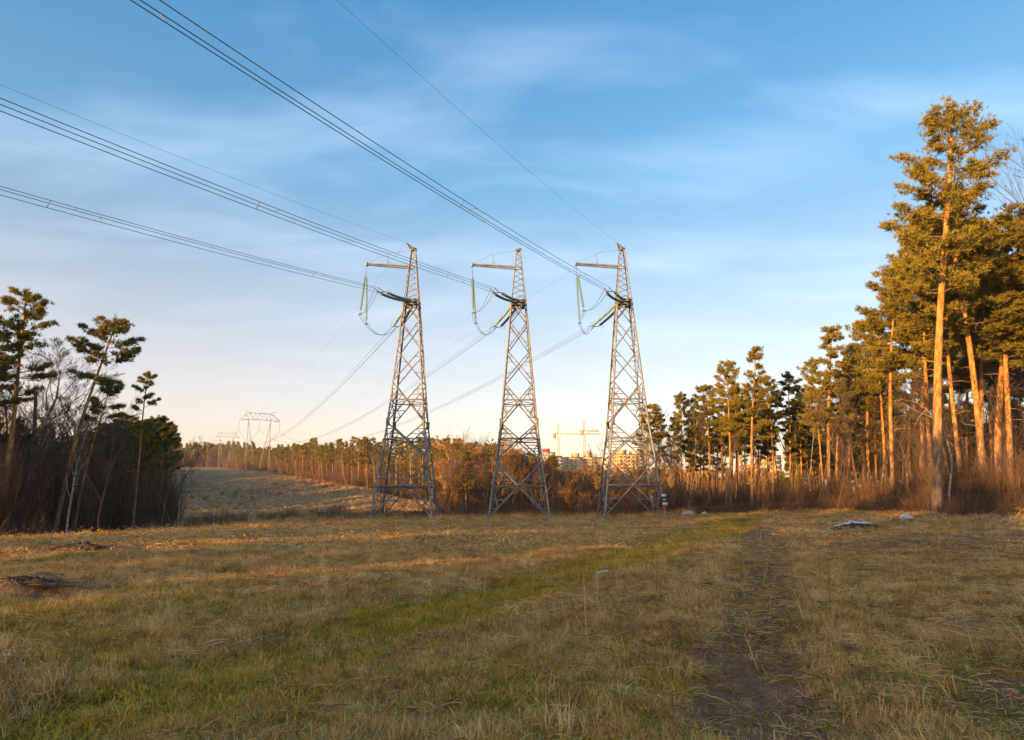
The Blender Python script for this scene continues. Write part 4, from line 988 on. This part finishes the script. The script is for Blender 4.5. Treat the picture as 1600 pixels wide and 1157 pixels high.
# ------------------------------------------------------------------ scatter (uncountable growth) by geometry nodes
LIB = {}
def variants(key, meshes):
    c = bpy.data.collections.new('lib_' + key)
    for i, me in enumerate(meshes):
        if isinstance(me, tuple):
            # joined trunk and crown
            o = bpy.data.objects.new('%s_%02d' % (key, i), me_join(me)); c.objects.link(o)
        else: o = bpy.data.objects.new('%s_%02d' % (key, i), me); c.objects.link(o)
    LIB[key] = (c, len(meshes)); return LIB[key]
def me_join(var):
    import bmesh
    bm = bmesh.new(); bm.from_mesh(var[0]); n0 = len(bm.faces); bm.from_mesh(var[1]); bm.faces.ensure_lookup_table()
    for f in bm.faces[n0:]: f.material_index += 1
    me = bpy.data.meshes.new('joined_tree'); bm.to_mesh(me); bm.free()
    for m in list(var[0].materials) + list(var[1].materials): me.materials.append(m)
    return me
def scatter(name, key, P, scale, label, tilt=.08, rot=None):
    c, nv = LIB[key]; n = len(P)
    me = bpy.data.meshes.new(name); me.vertices.add(n); me.vertices.foreach_set('co', np.asarray(P, float).ravel())
    def attr(nm, ty, fld, arr): a = me.attributes.new(nm, ty, 'POINT'); a.data.foreach_set(fld, np.asarray(arr).ravel())
    rv = np.stack([NP.normal(0, tilt, n), NP.normal(0, tilt, n), NP.uniform(0, 6.283, n) if rot is None else rot], 1)
    sc = np.asarray(scale, float); sc = np.stack([sc] * 3, 1) if sc.ndim == 1 else sc
    attr('rv', 'FLOAT_VECTOR', 'vector', rv); attr('sv', 'FLOAT_VECTOR', 'vector', sc); attr('iv', 'INT', 'value', NP.randint(0, nv, n).astype(np.int32))
    o = bpy.data.objects.new(name, me); COL.objects.link(o)
    g = bpy.data.node_groups.new(name + '_nodes', 'GeometryNodeTree'); g.interface.new_socket('Geometry', in_out='INPUT', socket_type='NodeSocketGeometry'); g.interface.new_socket('Geometry', in_out='OUTPUT', socket_type='NodeSocketGeometry')
    N = g.nodes; L = g.links; gi = N.new('NodeGroupInput'); go = N.new('NodeGroupOutput'); ip = N.new('GeometryNodeInstanceOnPoints'); ci = N.new('GeometryNodeCollectionInfo')
    ci.inputs['Collection'].default_value = c; ci.inputs['Separate Children'].default_value = True; ci.inputs['Reset Children'].default_value = True
    def na(nm, ty): a = N.new('GeometryNodeInputNamedAttribute'); a.data_type = ty; a.inputs['Name'].default_value = nm; return a.outputs['Attribute']
    L.new(gi.outputs[0], ip.inputs['Points']); L.new(ci.outputs[0], ip.inputs['Instance']); ip.inputs['Pick Instance'].default_value = True
    L.new(na('iv', 'INT'), ip.inputs['Instance Index']); e2r = N.new('FunctionNodeEulerToRotation'); L.new(na('rv', 'FLOAT_VECTOR'), e2r.inputs[0]); L.new(e2r.outputs[0], ip.inputs['Rotation']); L.new(na('sv', 'FLOAT_VECTOR'), ip.inputs['Scale'])
    L.new(ip.outputs[0], go.inputs[0])
    md = o.modifiers.new('scatter', 'NODES'); md.node_group = g
    tag(o, label, kind='stuff'); return o
def on_ground(x, y, dz=0.): return np.stack([x, y, gz(x, y) + dz], 1)

variants('shrub', SHRUB); variants('low', LOWSH)
variants('farpine', FARP); variants('copse', COPSE)
# thicket under the right wood
def region(n, pxa, pxb, da, db, pw=1.):
    px = NP.uniform(pxa, pxb, n); D = da + (db - da) * NP.uniform(0, 1, n) ** pw; return (px - 800) / F_PX * D, D, px
x, D, px = region(620, 1200, 1750, 0, 1); D = np.interp(px, [1200, 1300, 1400, 1470, 1560, 1750], [73, 69, 61, 47.5, 45, 42]) + NP.uniform(0, 1, len(px)) ** 1.3 * 34; x = (px - 800) / F_PX * D
scatter('thicket', 'shrub', on_ground(x, D), np.interp(px, [1200, 1350, 1600], [.75, .82, .95]) * NP.uniform(.6, 1.15, len(x)), 'dense brown leafless thicket at the foot of the right wood')
x, D, px = region(320, 985, 1210, 80, 112); scatter('thicket', 'shrub', on_ground(x, D), NP.uniform(.4, .8, len(x)), 'low leafless brush between the thin trunks right of the towers')
# thicket of the left wood
x, D, px = region(950, -160, 280, 0, 1); D = np.interp(px, [-160, 0, 150, 280], [44, 47, 55, 68]) + NP.uniform(0, 1, len(px)) ** 1.2 * 34; x = (px - 800) / F_PX * D
scatter('thicket', 'shrub', on_ground(x, D), NP.uniform(.8, 1.6, len(x)), 'tall dark leafless thicket filling the left wood down to the field')
# far understorey
px = NP.uniform(352, 1000, 700); D = np.interp(px, ex, eD) * NP.uniform(.985, 1.12, len(px)); x = (px - 800) / F_PX * D
scatter('far_brush', 'shrub', on_ground(x, D), NP.uniform(.9, 2.0, len(x)) * np.where(px < 690, .9, .8), 'shaded underbrush along the foot of the far wood')
px = NP.uniform(330, 760, 1500); D = np.interp(px, ex, eD) * NP.uniform(1.05, 1.5, len(px)); x = (px - 800) / F_PX * D
scatter('far_brush', 'shrub', on_ground(x, D), NP.uniform(2., 3.4, len(x)), 'tall leafless undergrowth filling the far wood between its trunks')
px = NP.uniform(240, 400, 900); D = NP.uniform(760, 1000, len(px)); x = (px - 800) / F_PX * D
scatter('far_brush', 'shrub', on_ground(x, D), NP.uniform(3., 4.5, len(x)), 'undergrowth of the faint farthest wood')
px = NP.uniform(690, 1010, 320); D = NP.uniform(112, 185, len(px)); x = (px - 800) / F_PX * D
scatter('copse_brush', 'shrub', on_ground(x, D), NP.uniform(.7, 1.5, len(x)), 'low brushwood in the dip behind the towers')
# woods in mass: behind the far edge, over the hill, and the left wood, unseen past the viewer, set to shade field and hill
px = NP.uniform(280, 700, 620); D = np.interp(px, ex, eD) * NP.uniform(1.12, 1.6, len(px)); D = np.where(px < 352, NP.uniform(900, 1300, len(px)), D); x = (px - 800) / F_PX * D
scatter('far_wood', 'farpine', on_ground(x, D), np.where(px < 352, NP.uniform(1.0, 1.5, len(px)), NP.uniform(.72, .92, len(px))), 'distant pine wood closing the view over the hill')
px = NP.uniform(240, 400, 420); D = NP.uniform(760, 1250, len(px)); x = (px - 800) / F_PX * D
scatter('far_wood', 'farpine', on_ground(x, D), NP.uniform(1., 1.5, len(px)), 'faint farthest pine wood along the skyline at the end of the clearing')
px = NP.uniform(700, 1250, 500); D = NP.uniform(200, 420, len(px)); x = (px - 800) / F_PX * D
scatter('far_wood', 'farpine', on_ground(x, D), NP.uniform(.42, .62, len(px)), 'low wood between the copse and the apartment blocks')
px = NP.uniform(700, 1200, 400); D = NP.uniform(190, 300, len(px)); x = (px - 800) / F_PX * D
scatter('far_copse', 'copse', on_ground(x, D), NP.uniform(.8, 1.1, len(px)), 'leafless wood between the copse and the apartment blocks')
px = NP.uniform(1230, 1900, 420); D = NP.uniform(118, 260, len(px)); x = (px - 800) / F_PX * D
scatter('pine_wood', 'farpine', on_ground(x, D), NP.uniform(.8, 1.05, len(px)), 'deep body of the right pine wood')
variants('bareform', BARE)
n = 230; yy = NP.uniform(-230, 62, n); xx = -np.interp(yy, [-190, 40, 70, 112], [44, 45, 50, 60]) - NP.uniform(0, 1, n) * 30; keep = (xx / np.maximum(yy, 1) < -.80) | (yy < 5); xx, yy = xx[keep], yy[keep]  # unseen bare trees, thinned so some low sun leaks through
scatter('bare_wood', 'bareform', on_ground(xx, yy), NP.uniform(.9, 1.25, len(xx)), 'unseen leafless trees of the wood beyond the left edge of the view')
n = 190; yy = NP.uniform(-230, 62, n); xx = -np.interp(yy, [-190, 40, 70, 112], [44, 45, 50, 60]) - NP.uniform(0, 1, n) ** 1.2 * 34  # unseen pines out to the left, spaced to shade the field
keep = (xx / np.maximum(yy, 1) < -.80) | (yy < 5); xx, yy = xx[keep], yy[keep]
scatter('pine_wood', 'farpine', on_ground(xx, yy), NP.uniform(.82, 1.05, len(xx)), 'unseen pine wood continuing beyond the left edge of the view')
yy = NP.uniform(62, 134, 420); xx = -yy * .60 - 6 - NP.uniform(0, 40, len(yy))  # hidden trees added for shade, kept low so sun reaches the copse
scatter('low_shade_wood', 'farpine', on_ground(xx, yy), NP.uniform(.46, .58, len(xx)), 'hidden low pines behind the left wood, added to shade the valley strip')
yy = NP.uniform(132, 470, 1000); xx = -yy * .515 - NP.uniform(0, 90, len(yy))  # hidden trees added to cast shade over the hill
scatter('pine_wood', 'farpine', on_ground(xx, yy), NP.uniform(.8, 1., len(xx)), 'hidden pine wood left of the clearing behind the near corner, added as hill shade')

b = MB(); box(b, (0, 0, 62), (2100, 2100, 74)); hzm = bpy.data.materials.new('air_haze'); hzm.use_nodes = True; hn = hzm.node_tree; hn.nodes.remove(hn.nodes['Principled BSDF'])
pv = hn.nodes.new('ShaderNodeVolumePrincipled'); pv.inputs['Density'].default_value = .00011; pv.inputs['Color'].default_value = (.78, .84, .95, 1); hn.links.new(pv.outputs[0], hn.nodes['Material Output'].inputs['Volume'])
tag(b.obj('haze', hzm), 'thin pale evening haze over the whole clearing', kind='stuff')

# ------------------------------------------------------------------ grass and litter of the field
def tuft_mesh(seed, n, h, w, spread, m, bend=.5, rad=.1):
    rs = np.random.RandomState(seed); b = MB()
    a = rs.uniform(0, 6.283, n); q = rs.uniform(0, 1, n) ** .6 * spread; H = h * rs.uniform(.45, 1.2, n)
    base = np.stack([rs.normal(0, rad, n), rs.normal(0, rad, n), np.full(n, -.02)], 1)
    d = np.stack([np.cos(a) * q, np.sin(a) * q, np.ones(n)], 1); d /= np.linalg.norm(d, axis=1)[:, None]
    s = np.stack([-np.sin(a), np.cos(a), np.zeros(n)], 1); s = s * np.cos(a * 3)[:, None] + np.stack([np.cos(a), np.sin(a), np.zeros(n)], 1) * np.sin(a * 3)[:, None]
    out = np.stack([np.cos(a), np.sin(a), np.zeros(n)], 1)
    m1 = base + d * H[:, None] * .5; tip = base + d * H[:, None] + out * (H * bend * q)[:, None] - np.array([0, 0, 1]) * (H * bend * q * .6)[:, None]
    V = np.stack([base - s * w / 2, base + s * w / 2, m1 + s * w * .4, tip, m1 - s * w * .4], 1).reshape(-1, 3)
    k = np.arange(n)[:, None] * 5; b.add(V, k + np.array([[0, 1, 2, 4]])); b.f.append((k + (b.n - len(V)) + np.array([[4, 2, 3]]), 0))
    return b.mesh('grass_tuft', M[m])
def mat_mesh(seed, n, h, w, m, rad=.2, L=.2):      # flattened straw, lying criss-cross
    rs = np.random.RandomState(seed); b = MB(); a = rs.uniform(0, 6.283, n); c = np.stack([rs.normal(0, rad, n), rs.normal(0, rad, n), rs.uniform(0, h, n)], 1)
    d = np.stack([np.cos(a), np.sin(a), rs.normal(0, .22, n)], 1); l = L * rs.uniform(.4, 1.2, n)[:, None]; s = np.stack([-np.sin(a), np.cos(a), rs.normal(0, .5, n)], 1)
    V = np.stack([c - d * l / 2, c + s * w / 2, c + d * l / 2, c - s * w / 2], 1).reshape(-1, 3); k = np.arange(n)[:, None] * 4
    b.add(V, k + np.array([[0, 1, 2, 3]])); return b.mesh('straw_mat', M[m])
variants('straw', [tuft_mesh(1, 36, .14, .007, .9, 'straw', .8, .08), tuft_mesh(2, 44, .10, .007, 1.2, 'straw', .8, .1), tuft_mesh(3, 28, .20, .007, .6, 'straw', .8, .07), mat_mesh(4, 44, .06, .007, 'straw', .2, .15), tuft_mesh(5, 40, .13, .007, .7, 'straw', .8, .08), tuft_mesh(6, 36, .12, .008, 1.2, 'straw_green', .9, .1)])
variants('green', [tuft_mesh(11, 46, .10, .010, 1.1, 'green', .7, .1), tuft_mesh(12, 50, .07, .010, 1.5, 'green', .6, .12), tuft_mesh(13, 34, .14, .010, 1.1, 'straw_green', .8, .1)])
variants('tall', [tuft_mesh(21, 40, .62, .011, .35, 'straw', .5, .2), tuft_mesh(22, 34, .5, .011, .5, 'straw', .6, .24), tuft_mesh(23, 44, .42, .011, .6, 'straw', .6, .3)])
variants('coarse', [tuft_mesh(31, 36, .16, .022, 1.3, 'straw', .9, .3), tuft_mesh(32, 36, .12, .024, 1.6, 'straw', .9, .35), mat_mesh(33, 44, .1, .02, 'straw', .4, .3), tuft_mesh(34, 30, .14, .022, 1.2, 'straw_green', .8, .3)])
def stalk_mesh(seed):
    rs = random.Random(seed); b = MB(); h = rs.uniform(.3, .75); x = rs.gauss(0, .05)
    tube(b, [(0, 0, -.03), (x * .5, 0, h * .5), (x, rs.gauss(0, .04), h)], [.006, .005, .003], 4)
    for k in range(rs.randint(0, 4)):
        u = rs.uniform(.4, 1); a = rs.uniform(0, 6.28); l = rs.uniform(.04, .12); p = np.array((x * u, 0, h * u)); tube(b, [p, p + np.array([math.cos(a) * l, math.sin(a) * l, l * .8])], [.003, .002], 3)
    return b.mesh('dry_stalk', M['straw'])
variants('stalk', [stalk_mesh(i) for i in range(5)])
def lying_mesh(seed):
    rs = random.Random(seed); b = MB()
    for k in range(7):
        a = rs.uniform(0, 6.28); l = rs.uniform(.08, .3); c = np.array([rs.gauss(0, .2), rs.gauss(0, .2), rs.uniform(.01, .06)]); d = np.array([math.cos(a), math.sin(a), rs.gauss(0, .12)]) * l / 2
        tube(b, [c - d, c + [0, 0, .012], c + d], [.003, .004, .002], 4)
    return b.mesh('fallen_stalks', M['straw'])
variants('lying', [lying_mesh(i) for i in range(4)])
def leaf_mesh(seed, m, n=7, up=.12, size=.035):
    rs = np.random.RandomState(seed); b = MB()
    for k in range(n):
        a = rs.uniform(0, 6.28); r_ = rs.uniform(.01, .09); c = np.array([math.cos(a) * r_, math.sin(a) * r_, rs.uniform(.02, up)]); d = np.array([math.cos(a), math.sin(a), rs.uniform(.0, .5)]) * size * rs.uniform(.7, 1.5); s = np.array([-math.sin(a), math.cos(a), rs.normal(0, .2)]) * size * .6
        b.add([c, c + d * .5 + s, c + d * 1.1, c + d * 1.7 - [0, 0, .01], c + d * 1.1 - s * .2, c + d * .5 - s], [[0, 1, 2, 3], [0, 3, 4, 5]])
        if up > .1: b.add([(0, 0, 0), (.004, 0, 0), c + [.003, 0, 0], c], [[0, 1, 2, 3]])
    return b.mesh('leaves', M[m])
variants('weed', [leaf_mesh(i, 'leafy', 9, .11, .02) for i in range(4)])
variants('dead', [leaf_mesh(20 + i, 'deadleaf', 6, .035, .012) for i in range(3)])

def field_pts(n, r0, r1, amax=44, pw=1.):
    r_ = np.sqrt(NP.uniform(r0 ** 2, r1 ** 2, n)) if pw == 1 else r0 + (r1 - r0) * NP.uniform(0, 1, n) ** pw
    a = np.radians(NP.uniform(-amax, amax, n)); return r_ * np.sin(a), r_ * np.cos(a)
def thin(x, y, prob): k = NP.uniform(0, 1, len(x)) < prob; return x[k], y[k]
# dry grass, near, middle and far
sets = []
for (n, r0, r1) in ((42000, 3.2, 11), (60000, 11, 26)):
    x, y = field_pts(n, r0, r1); g_ = green_mask(x, y); s_ = soil_mask(x, y)
    x, y = thin(x, y, np.clip(1 - .95 * g_ - .9 * s_, .03, 1) * (.3 + .7 * ss(vnoise(x, y, 1.1, 41) * .6 + vnoise(x, y, .35, 45) * .4, .35, .6))); sets.append((x, y))
x = np.concatenate([a for a, _ in sets]); y = np.concatenate([b_ for _, b_ in sets])
scl = NP.uniform(.5, 1.05, len(x)) * (.7 + .6 * vnoise(x, y, 2.2, 42)) * (.78 + .22 * ss(y, 5, 14))
scatter('dry_grass', 'straw', on_ground(x, y), scl, 'matted dry straw coloured grass over the near field', tilt=.2)
x, y = field_pts(36000, 24, 84, 43); g_ = green_mask(x, y); s_ = soil_mask(x, y); x, y = thin(x, y, np.clip(1 - .97 * g_ - .9 * s_, .02, 1) * (.3 + .7 * ss(vnoise(x, y * 2.2, 5, 43), .3, .6)))
scatter('dry_grass', 'coarse', on_ground(x, y), NP.uniform(.6, 1.3, len(x)), 'short dry grass of the mown middle field', tilt=.2)
# green grass in the track and in patches
x, y = field_pts(90000, 3.2, 26); g_ = green_mask(x, y); s_ = soil_mask(x, y); x, y = thin(x, y, np.clip(g_ * 1.1 - .6 * s_, 0.02, 1))
scatter('green_grass', 'green', on_ground(x, y), NP.uniform(.6, 1.25, len(x)), 'short green grass along the cart track and in patches', tilt=.15)
x, y = field_pts(50000, 24, 75); g_ = green_mask(x, y); x, y = thin(x, y, np.clip(g_ * 1.1 - .15, 0, 1))
scatter('green_grass', 'green', on_ground(x, y), NP.uniform(1.2, 2.2, len(x)), 'green grass on the far stretch of the track and wood edge', tilt=.15)
# ragged tall grass: field edges and ridges beside the ruts
px = NP.uniform(-60, 1130, 3600); D = NP.uniform(76, 90, len(px)) - np.interp(px, [0, 280, 560], [24, 12, 0]); x = (px - 800) / F_PX * D
scatter('tall_dry_grass', 'tall', on_ground(x, D), NP.uniform(.8, 1.7, len(x)), 'tall pale dry grass along the far edge of the field under the towers')
x, y = field_pts(34000, 4.5, 50, 42); qr = dist_line(x, y, RUT, RUTW); q = dist_line(x, y, TRACK, TRACKW)
pr = np.maximum(np.exp(-((qr - 1.9) / .7) ** 2) * .55, np.exp(-((q - 1.7) / .4) ** 2) * .22) * ss(vnoise(x, y, 1.1, 47), .35, .65) * (1 - soil_mask(x, y)) * (1 / (1 + np.hypot(x, y) * .03)); x, y = thin(x, y, pr)
scatter('tall_dry_grass', 'tall', on_ground(x, y), NP.uniform(.25, .55, len(x)), 'ragged knee high grass on the ridges beside the ruts', tilt=.25)
x, y = field_pts(36000, 4.5, 42, 42); x, y = thin(x, y, ss(vnoise(x, y, 2.2, 71) * .5 + vnoise(x, y, .5, 72) * .5, .52, .66) * (1 - green_mask(x, y)) * (1 - soil_mask(x, y)) * .8)
scatter('tall_dry_grass', 'tall', on_ground(x, y), NP.uniform(.2, .42, len(x)), 'small upright bunches of pale dry grass over the near field', tilt=.15)
x, y = field_pts(700, 8, 40, 40); k = x > -2; x, y = np.concatenate([x[k], x[~k][:60]]), np.concatenate([y[k], y[~k][:60]])
scatter('dry_stalks', 'stalk', on_ground(x, y), NP.uniform(.5, 1.2, len(x)), 'dry upright weed stalks scattered over the field', tilt=.25)
x, y = field_pts(20000, 3.2, 34, 42); x, y = thin(x, y, np.where(x > 0, .8, .25) * (1 - .95 * green_mask(x, y))); scatter('fallen_stalks', 'lying', on_ground(x, y), NP.uniform(.5, 1.2, len(x)), 'fallen straw and stalks lying on the ground', tilt=.1)
x, y = field_pts(16000, 3.2, 20, 42); x, y = thin(x, y, np.clip(ss(x, 1.5, 4) * ss(vnoise(x, y, 1.4, 51), .5, .75) * .5, .0, 1)); scatter('leafy_weeds', 'weed', on_ground(x, y), NP.uniform(.6, 1.3, len(x)), 'small bright green leafy weeds at the lower right')
x, y = field_pts(16000, 3.2, 22, 42); x, y = thin(x, y, np.clip(.015 + .5 * soil_mask(x, y), 0, 1)); scatter('dead_leaves', 'dead', on_ground(x, y), NP.uniform(.6, 1.3, len(x)), 'brown dead leaves on bare earth', tilt=.4)
px = NP.uniform(-40, 1620, 900); D = np.where(px > 1080, np.interp(px, [1080, 1300, 1470, 1620], [77, 66, 45, 41]), np.interp(px, [0, 280, 500, 1080], [47, 66, 80, 84])) + NP.normal(0, 1.3, len(px)); x = (px - 800) / F_PX * D
scatter('low_brush', 'low', on_ground(x, D), NP.uniform(.5, 1.3, len(x)), 'low twiggy brush along the edge between field and woods')
# brush on the hill
px = NP.uniform(284, 640, 420); D = NP.uniform(125, 300, len(px)); x = (px - 800) / F_PX * D; kk = vnoise(x, D, 16, 61) > .55; scatter('hill_brush', 'low', on_ground(x[kk], D[kk]), NP.uniform(.8, 1.7, int(kk.sum())), 'dark low brush patches on the hill slope')
px = NP.uniform(284, 680, 9000); D = NP.uniform(118, 330, len(px)); x = (px - 800) / F_PX * D; scatter('hill_grass', 'tall', on_ground(x, D), NP.uniform(.6, 1.3, len(x)), 'rough dry grass covering the hill slope', tilt=.2)

# ------------------------------------------------------------------ litter, posts, branches
def crumple(name, px, py, w, d, h, mname, label, cat, seed, depth=None):
    x, y = ground_at(px, py)
    if depth: x, y = (px - 800) / F_PX * depth, depth
    rs = np.random.RandomState(seed); n = 12 if mname != 'soilheap' else 44; b = MB(); u = np.linspace(-1, 1, n); X, Y = np.meshgrid(u, u)
    rr = np.sqrt(X ** 2 + Y ** 2); Z = np.clip(1 - rr, 0, 1) ** .7 * h * (.5 + rs.uniform(0, 1, X.shape)) + rs.uniform(0, .03, X.shape)
    ang = np.arctan2(Y, X); s_ = 1 + .25 * np.sin(3 * ang + seed) + .15 * np.sin(7 * ang)
    if mname == 'soilheap': s_ = s_ * (1 - .08 * rs.uniform(0, 1, X.shape)); Z = np.clip(1 - rr ** 1.5, 0, 1) * h * (.35 + .5 * vnoise(X * 9 + 50, Y * 9 + 50, 3, seed) + .45 * vnoise(X * 9 + 50, Y * 9 + 50, .9, seed) + .3 * rs.uniform(0, 1, X.shape)) - .05
    V = np.stack([X * w / 2 * s_ + rs.normal(0, w * .015, X.shape), Y * d / 2 * s_ + rs.normal(0, d * .015, X.shape), Z], -1).reshape(-1, 3)
    i = np.arange(n - 1)[:, None] * n; j = np.arange(n - 1)[None]; b.add(V, np.stack([i + j, i + j + 1, i + n + j + 1, i + n + j], -1).reshape(-1, 4))
    o = b.obj(name, M[mname]); o.location = (x, y, gzf(x, y) + .04); return tag(o, label, cat)
crumple('rubbish_heap', 1322, 826, 2.2, 1.1, .3, 'white_plastic', 'white torn plastic heap lying on dark debris in the right field', 'rubbish', 3, 39)
crumple('plastic_scrap', 1286, 826, .5, .4, .12, 'white_plastic', 'small white scrap just left of the plastic heap', 'rubbish', 4, 38)
crumple('plastic_bag', 1403, 813, .75, .5, .3, 'white_plastic', 'round white plastic bag right of the heap, toward the tall pine', 'rubbish', 5, 42)
crumple('plastic_bag', 1072, 806, 1.5, .9, .4, 'white_plastic', 'white bag at the wood edge just right of the right tower', 'rubbish', 6, 76)
crumple('plastic_scrap', 1095, 811, .7, .6, .22, 'white_plastic', 'small white scrap right of the bag at the wood edge', 'rubbish', 7, 74)
crumple('plastic_sheet', 945, 894, .5, .4, .07, 'white_plastic', 'flat white scrap beside the green track', 'rubbish', 8)
crumple('debris_pile', 1330, 834, 3.4, 1.2, .28, 'soilheap', 'dark debris pile under and before the white plastic heap', 'debris pile', 9, 37.5)
crumple('soil_heap', 30, 938, 1.7, .6, .12, 'soilheap', 'dark turned earth heap at the left border of the field', 'soil heap', 10)
crumple('soil_heap', 125, 864, 1.9, .8, .2, 'soilheap', 'small dark earth mound farther off in the left field', 'soil heap', 11)
crumple('cardboard', 1424, 815, .6, .4, .12, 'cardboard', 'brown cardboard scrap right of the round white bag', 'rubbish', 12, 41)
def post(name, px, base_y, top_y, depth, r_, m_, label, cat, tip=None):
    P = at(px, base_y, depth); z = gzf(P.x, depth); tp = at(px, top_y, depth).z; root = empty(name, (P.x, depth, z))
    b = MB(); h = tp - z; tube(b, [(0, 0, -.1), (.01, 0, h * .5), (0, 0, h * (1 if not tip else .8))], r_, 8, cap=True); b.obj('shaft', M[m_], root)
    if tip: b = MB(); tube(b, [(0, 0, h * .8), (0, 0, h)], r_ * 1.25, 8, cap=True); b.obj('cap', M[tip], root)
    tag(root, label, cat); return root
post('marker_post', 277, 822, 770, 72, .06, 'white_plate', 'thin white post with orange tip at the corner of the left wood', 'post', 'orange_tip')
post('wooden_stake', 933, 965, 894, ground_at(935, 965)[1], .009, 'wood_pale', 'slim wooden stake standing in the grass below the white scrap', 'stake')
post('wooden_stake', 1368, 828, 815, 39, .03, 'wood_pale', 'short pale stake right of the plastic heap', 'stake')
post('wooden_stake', 508, 960, 888, ground_at(508, 960)[1], .008, 'wood_pale', 'thin dry reed standing alone in the middle left field', 'stake')
def branch(px, py, L, ang, r_, label, depth=None, seed=0, m_='wood_pale'):
    x, y = ground_at(px, py)
    if depth: x, y = (px - 800) / F_PX * depth, depth
    rs = random.Random(seed); root = empty('fallen_branch', (x, y, gzf(x, y) + .06), ang); b = MB()
    P = [(L * (u - .5), rs.gauss(0, .04) * L, .05 * L * rs.random() + .02) for u in np.linspace(0, 1, 7)]; tube(b, P, np.linspace(r_, r_ * .35, 7), 6, cap=True); b.obj('stem', M[m_], root)
    for k in range(3):
        p = np.array(P[2 + k]); a = rs.uniform(-1, 1); l = L * rs.uniform(.15, .3); b = MB(); tube(b, [p, p + np.array([math.cos(a) * l, math.sin(a) * l, l * .3])], [r_ * .5, r_ * .2], 4); b.obj('side_twig', M[m_], root)
    tag(root, label, 'branch', 'fallen branches on the field')
branch(1578, 803, 2.0, .1, .05, 'pale fallen branch at the wood edge near the right border', 43, 1)
branch(1332, 1000, .7, .9, .009, 'bundle stem lying on the rough ground lower right of centre', None, 2)
branch(1110, 934, 1.1, -.7, .010, 'long straw coloured stem leaning over the ridge left of the rut', None, 3)
branch(1545, 880, .9, .4, .02, 'pale stick on the dark soil near the right border', None, 4)


# ------------------------------------------------------------------ labels by neighbourhood for the many look-alike trees
ORD = ['first', 'second', 'third', 'fourth', 'fifth', 'sixth', 'seventh', 'eighth', 'ninth', 'tenth', 'eleventh', 'twelfth', 'thirteenth', 'fourteenth', 'fifteenth', 'sixteenth', 'seventeenth', 'eighteenth', 'nineteenth', 'twentieth']
def relabel(group, what, anchors):
    L = {}
    for o in S.objects:
        if o.get('group') == group and o.parent is None and '~' in o['label']:
            px = project(o.location + Vector((0, 0, 6)))[0]
            k = max([i for i, (a, _) in enumerate(anchors) if px >= a] or [0]); L.setdefault(k, []).append((px, o))
    for k, lst in L.items():
        lst.sort(key=lambda t: t[0])
        for i, (px, o) in enumerate(lst):
            o['label'] = (ORD[i] + ' from the left, ' if i < len(ORD) else 'rightmost, ') + what + ' ' + anchors[k][1]
RW = [(-999, 'behind the right lattice tower'), (1038, 'by the narrow twin pines'), (1086, 'left of the broad crowned pine'), (1145, 'around the tall slender pine'), (1195, 'behind the round topped pine'), (1232, 'by the dark pine in the dip'), (1270, 'around the conical pine'), (1315, 'right of the conical pine'), (1350, 'near the forked pine'), (1395, 'right of the straight slim trunk'), (1440, 'around the tallest trunk'), (1485, 'behind the arched birch'), (1520, 'around the thick leaning pine'), (1560, 'near the right border')]
relabel(GC, 'thin bare tree', RW); relabel(GB, 'thin deep standing pine', RW); relabel('russet bare trees under the right pines', 'low russet bare tree', RW)
LW = [(-999, 'cut by the left border'), (0, 'by the left border pine'), (30, 'around the broken trunk'), (62, 'left of the umbrella crowned pine'), (95, 'behind the umbrella crowned pine'), (130, 'right of the small flat topped pine'), (165, 'in the middle of the left wood'), (200, 'around the lone thin pine'), (235, 'right of the lone thin pine'), (256, 'at the right corner of the left wood')]
relabel(GM, 'bushy pine', LW); relabel(GN_, 'shaded bare tree', LW)
FW = [(-999, 'at the far left end'), (390, 'right of the nearest portal pylon'), (430, 'where the row tops the hill'), (470, 'on the middle of the hill edge'), (510, 'above the lower hill slope'), (550, 'left of the left lattice tower'), (590, 'behind the left lattice tower'), (640, 'right of the left tower centre'), (690, 'just right of the left tower'), (725, 'behind the russet copse, left part'), (765, 'behind the middle tower'), (815, 'at the right leg of the middle tower'), (830, 'left of the red sign block'), (860, 'under the red sign block'), (883, 'below the left crane'), (905, 'below the right crane'), (922, 'right of the right crane'), (940, 'left of the right tower'), (970, 'behind the right tower')]
relabel(GF, 'distant slim pine', FW); relabel(GP, 'distant pale birch', FW); relabel(GQ, 'russet bare tree', FW); relabel('pines rising out of the copse', 'copse pine', FW); relabel('slim trees standing before the russet copse', 'slim sunlit bare tree', FW)
